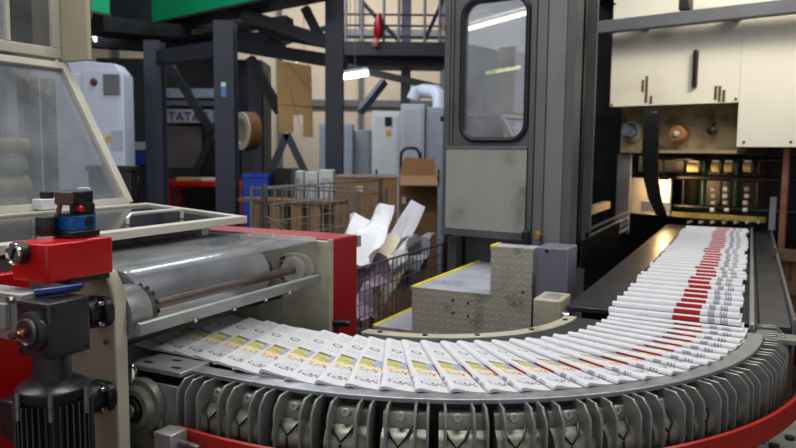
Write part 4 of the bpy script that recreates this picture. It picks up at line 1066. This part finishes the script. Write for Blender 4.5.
# white cabinet with vent at left
wc = thing('electrical_cabinet', 'white electrical cabinet with vent and yellow sticker, left of the steel columns', 'cabinet', (B(100, 150, 7).x, 7.4, 0), W)
a, b = B(66, 63, 7.0), B(126, 200, 7.0)
MB().box((a.x - 0.35, 7.0, 0), (b.x, 7.28, a.z - 0.10)).build('body', whitecab, wc, bevel=0.01)
MB().prism([(a.x - 0.35, a.z - 0.10), (b.x, a.z - 0.10), (b.x - 0.08, a.z), (a.x - 0.35, a.z + 0.06)], lambda x, z, t: Vector((x, t, z)), 7.02, 7.26).build('sloped_top', whitecab, wc, bevel=0.01)
d0 = B(82, 73, 6.98)
dr = MB().box((d0.x, 6.985, 0.10), (b.x - 0.03, 6.9995, d0.z + 0.03)).build('door', whitecab, wc, bevel=0.004)
v0, v1 = B(103, 74, 6.98), B(120, 95, 6.98)
vf = MB().box((v0.x, 6.975, v1.z), (v1.x, 6.9845, v0.z)).build('vent', ventm, dr)
for i in range(7):
    z = v1.z + (v0.z - v1.z) * (i + 0.5) / 7; MB().bar((v0.x + 0.01, 6.972, z), (v1.x - 0.01, 6.972, z), 0.008, 0.006).build('louvre', mdgrey, vf)
q = B(94, 82, 6.98); MB().lathe([(0, 0.034), (0.02, 0.034), (0.03, 0.022)], (q.x, 6.984, q.z), (0, -1, 0), 18).build('button', mat('maroon', (96, 26, 40), 0.4), dr)
q = B(108, 139, 6.98); MB().box((q.x - 0.025, 6.981, q.z - 0.035), (q.x + 0.025, 6.9845, q.z + 0.035)).build('yellow_sticker', mat('sticker_yellow', (220, 170, 40), 0.5), dr)
q = B(116, 142, 6.98); MB().box((q.x - 0.05, 6.979, q.z - 0.07), (q.x + 0.06, 6.9845, q.z + 0.11)).build('switch_plate', graycab, dr)
# dark bin
dbn = thing('dark_bin', 'dark open bin standing beside the slanting hood', 'bin', (B(129, 180, 5.2).x, 5.4, 0), W)
a, b = B(122, 166, 5.2), B(132, 205, 5.2)
MB().box((a.x - 0.25, 5.2, 0), (b.x, 5.34, a.z - 0.04)).build('body', blackp, dbn, bevel=0.01)
MB().box((a.x - 0.26, 5.19, a.z - 0.04), (b.x + 0.01, 5.35, a.z)).build('rim', mech, dbn, bevel=0.006)
# far press unit with lettering
fp = thing('press_unit', 'dark far printing press with grey crossbars and lettering plate', 'press', (B(190, 150, 9.5).x, 10, 0), W)
bbox(MB(), 96, 58, 262, 190, 10.2, 0.8, 0).build('body', mech, fp)
bbox(MB(), 150, 126, 202, 168, 9.9, 0.25).build('panel', mat('press_panel', (96, 88, 84), 0.5, 0, 0.2, 3), fp)
for p0, p1, m_ in ((88, 98, mat('crossbar_blue', (150, 156, 176), 0.45)), (100, 106, mdgrey)): bbox(MB(), 150, p0, 216, p1, 9.8, 0.15).build('crossbar', m_, fp)
lp = bbox(MB(), 160, 109, 213, 123, 9.8, 0.12).build('lettering_plate', mat('letter_plate', (160, 164, 180), 0.5), fp)
cu = bpy.data.curves.new('lettering', 'FONT'); cu.body = 'TATAT'; cu.size = 0.17; cu.extrude = 0.004
to = bpy.data.objects.new('lettering', cu); COL.objects.link(to)
dg = bpy.context.evaluated_depsgraph_get(); me = bpy.data.meshes.new_from_object(to.evaluated_get(dg)); bpy.data.objects.remove(to)
me.materials.clear(); me.materials.append(beamd)
lt = bpy.data.objects.new('lettering', me); COL.objects.link(lt); lt.parent = lp
q = B(168, 120.5, 9.79); at = ORG[fp.name][0]
lt.matrix_local = Matrix.Translation(Vector((q.x, 9.792, q.z)) - at) @ Matrix.Rotation(PI / 2, 4, 'X')
for p0, p1 in (((170, 66), (212, 132)), ((212, 138), (182, 205))):
    a, b = B(*p0, 9.5), B(*p1, 9.5); MB().bar(a, b, 0.10, 0.10).build('brace', beamd, fp)
q = B(210, 70, 9.5)
bbox(MB(), 160, 126, 260, 190, 9.95, 0.2, 0).build('lower_panel', blackm, fp)
# blue container with label hanging by the column
a, b = B(133, 141, 8.4), B(149, 165, 8.4)
bl = thing('blue_bin', 'blue plastic bin with white label between cabinet and column', 'bin', ((a.x + b.x) / 2, 8.6, 0), W)
MB().box((a.x, 8.4, b.z), (b.x, 8.62, a.z)).build('body', bluecr, bl, bevel=0.01)
MB().box((a.x + 0.02, 8.393, a.z - 0.10), (b.x - 0.02, 8.3995, a.z - 0.01)).build('label', white_p, bl)
MB().box((a.x + 0.04, 8.45, 0), (b.x - 0.04, 8.60, b.z)).build('stand', beamd, bl)
# red bench
z = B(185, 181, 8.8).z
rt_ = thing('red_workbench', 'long red workbench with papers on top, behind the left machine', 'bench', (B(185, 181, 8.8).x, 9.1, 0), W)
xa_, xb2 = B(132, 181, 8.8).x, B(243, 181, 8.8).x
MB().box((xa_, 8.7, z - 0.06), (xb2, 9.3, z)).build('top', redp, rt_, bevel=0.006)
for px_ in (136, 169, 238):
    x = B(px_, 190, 8.8).x
    for yy in (8.75, 9.2): MB().box((x - 0.04, yy, 0), (x + 0.04, yy + 0.07, z - 0.06)).build('leg', redp, rt_)
MB().box((xa_, 8.77, 0.35), (xb2, 8.80, 0.42)).build('rail', redp, rt_)
for i, (px_, wd, m_) in enumerate(((144, 0.20, kraft), (158, 0.16, wastew), (185, 0.26, kraft), (205, 0.2, wastec))):
    x = B(px_, 178, 8.9).x
    tag(MB().cbox((x, 8.95, z + 0.02), wd, 0.22, 0.036, 0.2 * i).build('paper_stack', m_, fr=W, at=(x, 8.95, z), bevel=0.004),
        ['brown paper stack at the left end of the red workbench', 'white paper stack beside the left brown stack on the red workbench', 'wide brown paper stack in the middle of the red workbench', 'cream paper stack towards the right of the red workbench'][i], 'paper', 'paper stacks on the red workbench')
# paper reel
q = B(241, 131, 7.0)
rl = thing('paper_reel', 'upright brown paper reel on a stand beside the steel column', 'reel', (q.x, 7.1, 0), W)
MB().cyl((q.x + 0.10, 7.13, q.z), (q.x, 7.05, q.z), 0.185, 36).build('core_wall', brownp, rl, bevel=0.01)
MB().lathe([(0, 0.185), (0.012, 0.183), (0.013, 0.12), (0.0, 0.118)], (q.x - 0.001, 7.049, q.z), (-0.78, -0.62, 0), 36).build('paper_ring', rollpaper, rl)
MB().box((q.x + 0.0, 7.04, 0), (q.x + 0.10, 7.14, q.z - 0.17)).build('stand', beamd, rl)
# overhead gantry, crane girders
gp = thing('overhead_gantry', 'dark steel gantry of beams overhead behind the hood', 'gantry', (-2.0, 8, 2.6), W)
def beam(p0, y0, p1, y1, w_, h_, m_=beamd): 
    a, b = B(*p0, y0), B(*p1, y1); return MB().bar(a, b, w_, h_).build('beam', m_, gp)
beam((80, 42), 8.0, (222, 52), 8.6, 0.18, 0.10)
beam((90, 26), 7.4, (262, 42), 9.2, 0.5, 0.14, mech)
beam((158, 58), 7.7, (216, 50), 6.5, 0.10, 0.14, colm)
beam((243, 14), 7.5, (336, 46), 7.3, 0.10, 0.12)
beam((238, 46), 8.0, (345, 63), 7.6, 0.14, 0.13)
beam((262, 30), 7.8, (330, 42), 7.4, 0.12, 0.14)
beam((262, 18), 7.9, (285, 56), 7.8, 0.10, 0.10)
beam((305, 8), 7.4, (322, 42), 7.35, 0.08, 0.08)
beam((250, 58), 7.9, (280, 112), 7.8, 0.09, 0.09)
beam((282, 44), 8.6, (325, 28), 8.4, 0.05, 0.05, colm)
beam((190, 35), 8.2, (290, 20), 8.0, 0.25, 0.06, mat('gantry_dark_brown', (58, 52, 48), 0.6))
beam((360, 112), 9.5, (384, 82), 9.8, 0.09, 0.09, colm)
MB().box((B(98, 18, 9.6).x, 9.6, B(98, 36, 9.6).z), (B(245, 18, 9.6).x, 10.1, B(98, -6, 9.6).z)).build('platform', mech, gp)
def girder(px0, py0, y0, px1, y1, label):
    a = B(px0, py0, y0); z0 = a.z
    b = B(px1, py0, y1)
    t = thing('crane_girder', label, 'crane', (a.x, a.y, z0), W)
    MB().bar((a.x, a.y, z0 + 0.35), (b.x, b.y, z0 + 0.35), 0.35, 0.70).build('girder', greenp, t, bevel=0.008)
    MB().bar((a.x, a.y, z0 - 0.012), (b.x, b.y, z0 - 0.012), 0.40, 0.024).build('bottom_flange', beamd, t)
girder(166, 25, 8.5, 318, 6.75, 'bright green crane girder crossing overhead at the top left')
girder(98, 12, 8.8, 80, 8.95, 'short green girder end showing just right of the hood')
# mezzanine walkway
mz = thing('walkway', 'dark raised walkway with thin railing in front of the cream wall', 'walkway', (B(392, 48, 11).x, 11, 2.9), W)
a, b = B(343, 41, 11.0), B(470, 56, 11.0)
MB().box((a.x, 11.0, b.z), (b.x, 12.2, a.z)).build('deck', beamd, mz)
for py_ in (6, 17, 28):
    p0, p1 = B(343, py_ + 8, 11.0), B(470, py_ - 7, 11.0); MB().cyl((p0.x, 11.02, p0.z), (p1.x, 11.02, p0.z), 0.016, 8).build('rail', colm, mz)
for px_ in (346, 362, 384, 399, 425, 440):
    p0 = B(px_, 8, 11.0); MB().cyl((p0.x, 11.02, a.z), (p0.x, 11.02, p0.z + 0.15), 0.022, 8).build('post', mat('rail_post', (128, 128, 130), 0.5), mz)
for p0, p1 in (((362, 2), (398, 40)), ((425, 40), (443, 0))):
    MB().bar(B(*p0, 11.6), B(*p1, 11.6), 0.06, 0.06).build('brace', beamd, mz)
MB().bar(B(343, 66, 11.1), B(440, 88, 11.1), 0.10, 0.10).build('lower_beam', beamd, mz)
MB().box((B(343, 58, 11.4).x, 11.4, B(343, 66, 11.4).z), (B(445, 58, 11.4).x, 12.0, B(343, 57, 11.4).z)).build('underside_box', mech, mz)  # dark box along the underside of the deck
q = B(378, 27, 10.98)
rj = thing('red_bundle', 'small red bundle hanging on the walkway railing', 'bundle', (q.x, 10.9, q.z - 0.2), W)
MB().lathe([(0, 0.03), (0.08, 0.07), (0.22, 0.075), (0.32, 0.05), (0.38, 0.02)], (q.x, 10.93, q.z - 0.19), (0.05, 0, 1), 14).build('bundle', reddk, rj)
MB().lathe([(0, 0.04), (0.05, 0.06), (0.12, 0.03)], (q.x - 0.03, 10.93, q.z - 0.29), (0, 0, 1), 12).build('tail', mat('tail_pale', (170, 110, 110), 0.6), rj)
# fluorescent lamps
def lamp(p0, p1, y, r, label, s=9):
    a, b = B(*p0, y), B(*p1, y)
    t = thing('fluorescent_lamp', label, 'lamp', (a + b) / 2, W, 'lit fluorescent lamps in the hall')
    MB().bar(a + Vector((0, 0, r * 1.6)), b + Vector((0, 0, r * 1.6)), r * 2.6, r * 1.2).build('housing', whitecab, t)
    MB().cyl(a, b, r, 12).build('tube', emit_mat('tube_light', (0.86, 0.92, 1.0), s), t)
    e = (a + b) / 2
    MB().cyl(e + Vector((0, 0, r * 2.2)), Vector((e.x, e.y, 6.99)), 0.006, 6).build('hanger', mdgrey, t)
lamp((342, 77), (368, 73), 10.2, 0.035, 'bright fluorescent lamp just right of the tall dark column', 14)
lamp((344, 68), (356, 70), 12.6, 0.03, 'smaller fluorescent lamp above and behind the brightest one')
lamp((296, 61), (312, 60), 10.6, 0.02, 'dim fluorescent lamp above the brown kraft board', 3)
lamp((88, 40), (97, 40), 8.0, 0.03, 'short bright lamp just right of the hood window box', 8)
# kraft board
y = 7.45
pts = [B(*p, y) for p in ((276, 60), (311, 66), (313, 137), (303, 137), (303, 115), (293, 115), (293, 133), (279, 132))]
kb_ = thing('kraft_board', 'notched brown kraft board hanging from the gantry', 'board', (pts[0].x, y, pts[2].z), W)
MB().prism([(p.x, p.z) for p in pts], lambda a, b, t: Vector((a, t, b)), y, y + 0.02).build('board', kraft, kb_, smooth=False)
for p0, p1 in (((287, 62), (309, 88)), ((281, 104), (312, 107)), ((290, 90), (302, 134))):
    a, b = B(*p0, y - 0.004), B(*p1, y - 0.004); MB().bar(a, b, 0.004, 0.008, (0, 1, 0)).build('crease', card2, kb_)
for px_ in (280, 307):
    a = B(px_, 63, y); MB().tube([(a.x, y + 0.021, a.z - 0.02), (a.x, y + 0.024, a.z + 0.05), (a.x, 7.8, a.z + 0.09)], 0.004, 6).build('cord', blackm, kb_)
tr_ = thing('trestle', 'dark A-shaped steel trestle below the kraft board', 'trestle', (B(287, 200, 6.9).x, 6.9, 0), W)
for p0, p1 in (((287, 134), (262, 192)), ((287, 134), (318, 200))):
    a, b = B(*p0, 6.9), B(*p1, 6.9); b = a + (b - a) * (a.z / (a.z - b.z)); MB().bar(a, b, 0.08, 0.06).build('leg', colm, tr_)
# far cabinets
def cabinet(px0, py0, px1, y, label, m_, dep=0.6, door_=True):
    a, b = B(px0, py0, y), B(px1, py0, y)
    t = thing('electrical_cabinet', label, 'cabinet', ((a.x + b.x) / 2, y + dep / 2, 0), W)
    MB().box((a.x, y, 0), (b.x, y + dep, a.z)).build('body', m_, t, bevel=0.01)
    d = MB().box((a.x + 0.03, y - 0.015, 0.12), (b.x - 0.03, y - 0.0005, a.z - 0.05)).build('door', m_, t, bevel=0.004)
    MB().box((b.x - 0.09 if px0 != 372 else a.x + 0.05, y - 0.035, a.z - 0.9), (b.x - 0.07 if px0 != 372 else a.x + 0.07, y - 0.0155, a.z - 0.72)).build('handle', blackp, d)
    return t, d, a, b
t, d, a, b = cabinet(372, 111, 400, 9.0, 'white electrical cabinet with dark display and yellow sticker', mat('cabinet_white', (226, 228, 226), 0.45, 0, 0.03))
v0, v1 = B(385, 117, 8.98), B(392, 126, 8.98); MB().box((v0.x, 8.975, v1.z), (v1.x, 8.9845, v0.z)).build('display', blackm, d)
v0, v1 = B(386, 130, 8.98), B(391, 136, 8.98); MB().box((v0.x, 8.978, v1.z), (v1.x, 8.9845, v0.z)).build('yellow_sticker', MATS['sticker_yellow'], d)
cabinet(401, 104, 425, 8.4, 'tall pale blue cabinet behind the open cardboard box', whitecab, 0.7)
cabinet(426, 107, 446, 8.45, 'grey cabinet beside the press door, right of the tall pale blue one', graycab, 0.7)
cabinet(319, 123, 352, 9.4, 'blue grey cabinet standing behind the tall dark column', graycab, 0.5)
cabinet(353, 130, 371, 9.6, 'narrow low grey cabinet left of the white one with display', mat('cabinet_grey_low', (150, 152, 160), 0.5, 0, 0.05), 0.5)
dc = thing('ventilation_duct', 'white curved ventilation duct above the cabinets beside the press door', 'duct', (B(430, 96, 8.9).x, 8.9, 2.0), W)
MB().tube([B(413, 100, 9.3), B(416, 93, 9.3), B(424, 91, 9.3), B(436, 92, 9.0), B(440, 96, 8.85), B(440, 112, 8.8)], 0.09, 14).build('duct', whitecab, dc)
# crates and boxes on the floor behind the baskets
def crate(px0, py0, px1, y, dep, z0, m_, name, label, cat_, grp=None):
    a, b = B(px0, py0, y), B(px1, py0, y)
    t = thing(name, label, cat_, ((a.x + b.x) / 2, y + dep / 2, z0), W, grp)
    mb = MB().box((a.x, y, z0), (b.x, y + dep, z0 + 0.012)); h = a.z
    for bx_ in (((a.x, y), (b.x, y + 0.012)), ((a.x, y + dep - 0.012), (b.x, y + dep)), ((a.x, y + 0.012), (a.x + 0.012, y + dep - 0.012)), ((b.x - 0.012, y + 0.012), (b.x, y + dep - 0.012))):
        mb.box((*bx_[0], z0 + 0.012), (*bx_[1], h - 0.03))
    mb.build('body', m_, t)
    mb = MB()
    for bx_ in (((a.x - 0.01, y - 0.01), (b.x + 0.01, y + 0.02)), ((a.x - 0.01, y + dep - 0.02), (b.x + 0.01, y + dep + 0.01)), ((a.x - 0.01, y + 0.02), (a.x + 0.02, y + dep - 0.02)), ((b.x - 0.02, y + 0.02), (b.x + 0.01, y + dep - 0.02))):
        mb.box((*bx_[0], h - 0.03), (*bx_[1], h))
    mb.build('rim', m_, t)
crate(243, 174, 268, 6.0, 0.4, 0.0, bluecr, 'plastic_crate', 'tall blue plastic crate right of the red workbench', 'crate')
crate(269, 169, 291, 6.2, 0.4, 0.0, blackp, 'plastic_crate', 'tall black plastic crate right of the blue one', 'crate')
for i, (px0, px1, py0, py1) in enumerate(((293, 303, 171, 186), (305, 317, 172, 188), (319, 333, 170, 186))):
    a, b = B(px0, py0, 6.4), B(px1, py1, 6.4)
    t = thing('white_carton', ['white carton nearest the black crate, behind the wire cage', 'middle white carton of the three behind the wire cage', 'white carton nearest the tall dark column, behind the wire cage'][i], 'carton', ((a.x + b.x) / 2, 6.5, 0), W, 'white cartons behind the wire cage')
    MB().box((a.x, 6.4, 0), (b.x, 6.65, a.z)).build('body', white_p, t, bevel=0.004)
    MB().box((a.x + 0.02, 6.394, a.z - 0.12), (b.x - 0.02, 6.3995, a.z - 0.07)).build('tape', graycab, t)
# cardboard boxes
def gaylord(px0, py0, px1, y, dep, label, m_, ry=0.0):
    a, b = B(px0, py0, y), B(px1, py0, y)
    t = thing('cardboard_box', label, 'box', ((a.x + b.x) / 2, y + dep / 2, 0), W)
    MB().box((a.x, y, 0.14), (b.x, y + dep, a.z)).build('body', m_, t, bevel=0.006)
    return t, a, b
t, a, b = gaylord(335, 178, 397, 6.0, 0.55, 'low wide cardboard box with flat grey top behind the wire cage', card)
MB().box((a.x - 0.01, 5.99, a.z), (b.x + 0.01, 6.56, a.z + 0.015)).build('lid', mat('grey_lid', (148, 128, 112), 0.7, 0, 0.05, 3), t)
for k in range(5): MB().box((a.x + 0.02 + k * (b.x - a.x - 0.1) / 4, 6.0, 0), (a.x + 0.09 + k * (b.x - a.x - 0.1) / 4, 6.5, 0.13)).build('foot', wood, t)
v0, v1 = B(356, 186, 5.98), B(363, 192, 5.98); MB().box((v0.x, 5.992, v1.z), (v1.x, 5.9995, v0.z)).build('label_sheet', white_p, t)
t, a, b = gaylord(399, 176, 438, 5.8, 0.55, 'tall open cardboard box with raised flaps beside the press door', card2)
z1 = B(400, 157, 6.35).z
MB().prism([(a.x, a.z), (b.x, a.z), (b.x, z1 - 0.02), (a.x + 0.05, z1)], lambda x, z, t_: Vector((x, t_, z)), 6.33, 6.34).build('rear_flap', card, t)
mb = MB().prism([(5.80, a.z), (5.56, a.z - 0.06), (5.56, a.z - 0.068), (5.80, a.z - 0.008)], lambda y_, z, t_: Vector((t_, y_, z)), a.x + 0.01, b.x - 0.01); mb.build('front_flap', card, t)
MB().prism([(5.81, a.z), (6.33, a.z), (6.28, z1 - 0.03), (5.90, z1 - 0.06)], lambda y_, z, t_: Vector((t_, y_, z)), b.x - 0.01, b.x).build('side_flap', card, t)
v0, v1 = B(402, 197, 5.78), B(406, 204, 5.78); MB().box((v0.x, 5.792, v1.z), (v1.x, 5.7995, v0.z)).build('label_sheet', white_p, t)
for k in range(3): MB().box((a.x + 0.01 + k * 0.1, 5.81, 0), (a.x + 0.08 + k * 0.1, 6.33, 0.13)).build('foot', wood, t)
hl = thing('hand_truck', 'blue tubular hand truck handle rising behind the open cardboard box', 'hand truck', (B(410, 155, 6.6).x, 6.6, 0), W)
x0_, x1_ = B(401, 150, 6.6).x, B(420, 150, 6.6).x; zt_ = B(410, 148, 6.6).z
MB().tube([(x0_, 6.6, 0.02), (x0_, 6.6, zt_ - 0.05), (x0_ + 0.03, 6.6, zt_ - 0.01), (x0_ + 0.06, 6.6, zt_), (x1_ - 0.06, 6.6, zt_), (x1_ - 0.03, 6.6, zt_ - 0.01), (x1_, 6.6, zt_ - 0.05), (x1_, 6.6, 0.02)], 0.015, 8).build('handle', mat('truck_blue', (40, 48, 76), 0.4), hl)
MB().box((x0_, 6.45, 0.0), (x1_, 6.59, 0.015)).build('toe_plate', beamd, hl)

# ------------------------------------------------------------------ wire cages
def mesh_panel(t, p0, p1, z0, z1, nx, nz, r=0.003, m_=wire, zr1=None):
    p0, p1 = Vector(p0), Vector(p1); mb = MB()
    zr1 = z1 if zr1 is None else zr1
    for i in range(nx + 1):
        k = i / nx; p = p0.lerp(p1, k); mb.cyl((p.x, p.y, z0), (p.x, p.y, z1 + (zr1 - z1) * k), r * (2.2 if i in (0, nx) else 1), 6)
    for j in range(nz + 1):
        k = j / nz; mb.cyl((p0.x, p0.y, z0 + (z1 - z0) * k), (p1.x, p1.y, z0 + (zr1 - z0) * k), r * (2.0 if j in (0, nz) else 1), 6)
    return mb.build('wire_panel', m_, t)
# long cage behind the red end case
q0, q1 = M.Z(252, 188, 1.22), M.Z(356, 192, 1.22)
yy0 = (q0.y + q1.y) / 2
ca = thing('wire_cage', 'long galvanised wire cage behind the red end of the roller unit', 'cage', ((q0.x + q1.x) / 2, yy0 + 0.3, 0), M)
mesh_panel(ca, (q0.x, yy0, 0), (q1.x, yy0, 0), 0.12, 1.22, 20, 9, 0.0035)
mesh_panel(ca, (q0.x, yy0 + 0.45, 0), (q1.x, yy0 + 0.45, 0), 0.12, 1.22, 20, 9, 0.0035)
mesh_panel(ca, (q0.x, yy0, 0), (q0.x, yy0 + 0.45, 0), 0.12, 1.22, 9, 9, 0.0035)
for x in (q0.x, q1.x):
    for y in (yy0, yy0 + 0.45): MB().cyl((x, y, 0), (x, y, 1.23), 0.014, 10).build('post', wire, ca)
MB().box((q0.x, yy0, 0.10), (q1.x, yy0 + 0.45, 0.118)).build('floor_panel', beamd, ca)
for i, px_ in enumerate((262, 282, 303, 322)):
    q = M.Y(px_, 206, yy0 + 0.22)
    t = thing('wooden_block', ['wooden block farthest left inside the wire cage', 'second wooden block from the left inside the wire cage', 'third wooden block from the left inside the wire cage', 'wooden block farthest right inside the wire cage'][i], 'block', (q.x, q.y, 0.12), M, 'wooden blocks in the wire cage')
    MB().box((q.x - 0.045, q.y - 0.10, 0.1185), (q.x + 0.045, q.y + 0.10, q.z + 0.03)).build('block', wood, t, bevel=0.004)
q = M.Y(292, 196, yy0 + 0.22)
pt = thing('cage_board', 'flat grey brown board laid over the wooden blocks in the wire cage', 'board', (q.x, q.y, q.z), M)
qb = M.Y(282, 206, yy0 + 0.22).z + 0.031
MB().box((q.x - 0.42, q.y - 0.12, qb), (q.x + 0.42, q.y + 0.12, qb + 0.025)).build('board', card2, pt)
# waste paper cage with lower front
r0, r1 = M.Z(352, 273, 1.0), M.Z(438, 243, 1.0)
xf_ = (r0.x + r1.x) / 2
cbk = thing('wire_cage', 'smaller dark wire cage full of waste paper in front of the steps', 'cage', (xf_ - 0.2, (r0.y + r1.y) / 2, 0), M)
ya_, yb3 = r0.y, r1.y
mesh_panel(cbk, (xf_, ya_, 0), (xf_, yb3, 0), 0.12, 1.0, 24, 16, 0.0028, wiredk)
mesh_panel(cbk, (xf_ - 0.40, ya_, 0), (xf_ - 0.40, yb3, 0), 0.12, 1.34, 16, 16, 0.0028, wire)
mesh_panel(cbk, (xf_ - 0.40, yb3, 0), (xf_, yb3, 0), 0.12, 1.22, 5, 10, 0.002, wiredk, 1.0)
mesh_panel(cbk, (xf_ - 0.40, ya_, 0), (xf_, ya_, 0), 0.12, 1.22, 5, 10, 0.002, wiredk, 1.0)
for x, y, h in ((xf_, ya_, 1.01), (xf_, yb3, 1.01), (xf_ - 0.40, ya_, 1.35), (xf_ - 0.40, yb3, 1.35)): MB().cyl((x, y, 0), (x, y, h), 0.012, 10).build('post', wiredk, cbk)
MB().box((xf_ - 0.40, ya_, 0.10), (xf_, yb3, 0.118)).build('floor_panel', beamd, cbk)
# waste paper
def crumple(cx, cy, cz, sx_, sy_, rot, seed, m_, label, amp=0.06):
    rnd = random.Random(seed); mb = MB(); n = 9; V = []
    ph = [rnd.uniform(0, 6.28) for _ in range(6)]; fr1 = [rnd.uniform(2, 7) for _ in range(6)]
    R_ = Matrix.Translation((cx, cy, cz)) @ rot
    for lay in (0, 1):
        g = []
        for i in range(n):
            row = []
            for j in range(n):
                u, v = i / (n - 1) - 0.5, j / (n - 1) - 0.5
                h = sum(math.sin(fr1[k] * (u * math.cos(ph[k]) + v * math.sin(ph[k])) * 2 + ph[k]) for k in range(6)) / 6 * amp * 2
                row.append(mb.bm.verts.new(R_ @ Vector((u * sx_, v * sy_, h - lay * 0.002))))
            g.append(row)
        V.append(g)
    for lay in (0, 1):
        for i in range(n - 1):
            for j in range(n - 1): mb.bm.faces.new((V[lay][i][j], V[lay][i + 1][j], V[lay][i + 1][j + 1], V[lay][i][j + 1]))
    for k in range(n - 1):
        for a, b in (((0, k), (0, k + 1)), ((n - 1, k), (n - 1, k + 1)), ((k, 0), (k + 1, 0)), ((k, n - 1), (k + 1, n - 1))):
            mb.bm.faces.new((V[0][a[0]][a[1]], V[0][b[0]][b[1]], V[1][b[0]][b[1]], V[1][a[0]][a[1]]))
    tag(mb.build('waste_paper', m_, fr=M, at=(cx, cy, cz), ang=25), label, 'waste paper', 'waste paper in the wire cage')
def Rx(a): return Matrix.Rotation(a, 4, 'X')
def Ry(a): return Matrix.Rotation(a, 4, 'Y')
def Rz(a): return Matrix.Rotation(a, 4, 'Z')
xm_ = xf_ - 0.19
q = M.X(362, 238, xm_); crumple(q.x, q.y, q.z, 0.264, 0.391, Rz(-0.5) @ Rx(0.7) @ Rz(0.5), 1, wastew, 'large white sheet heaped highest at the left of the waste paper cage', 0.06)
q = M.X(403, 231, xm_); crumple(q.x, q.y, q.z, 0.126, 0.345, Rz(-0.35) @ Ry(0.30) @ Rx(1.15), 2, wastew, 'stiff white sheet standing upright in the waste paper cage', 0.012)
q = M.X(374, 260, xm_ + 0.04); crumple(q.x, q.y, q.z, 0.240, 0.345, Rz(-0.4) @ Rx(0.75), 3, wastec, 'cream crumpled sheet low in the waste paper cage, below the highest one', 0.06)
q = M.X(391, 258, xm_ + 0.03); crumple(q.x, q.y, q.z, 0.192, 0.276, Rz(-0.8) @ Rx(0.8), 4, wastew, 'white crumpled sheet in the middle of the waste paper cage', 0.05)
q = M.X(414, 252, xm_ + 0.05); crumple(q.x, q.y, q.z, 0.192, 0.253, Rz(-0.2) @ Rx(0.8), 5, mat('waste_paper_grey', (150, 152, 160), 0.7), 'grey crumpled sheet right of the upright sheet in the cage', 0.05)
q = M.X(362, 287, xm_ + 0.05); crumple(q.x, q.y, q.z, 0.192, 0.322, Rz(-0.3) @ Rx(0.9), 6, mat('waste_paper_mauve', (150, 128, 150), 0.7), 'mauve printed sheet crumpled at the bottom left of the cage', 0.05)
q = M.X(385, 290, xm_ + 0.05); crumple(q.x, q.y, q.z, 0.192, 0.299, Rz(-0.5) @ Rx(0.8), 7, mat('waste_paper_printed', (182, 176, 160), 0.7, 0, 0.3, 30), 'printed newspaper sheet crumpled low in the cage, right of the mauve one', 0.05)
q = M.X(408, 276, xm_ + 0.05); crumple(q.x, q.y, q.z, 0.180, 0.253, Rz(-0.1) @ Rx(0.8), 8, mat('waste_paper_dark', (74, 70, 78), 0.7), 'dark printed sheet crumpled at the lower right of the cage', 0.05)
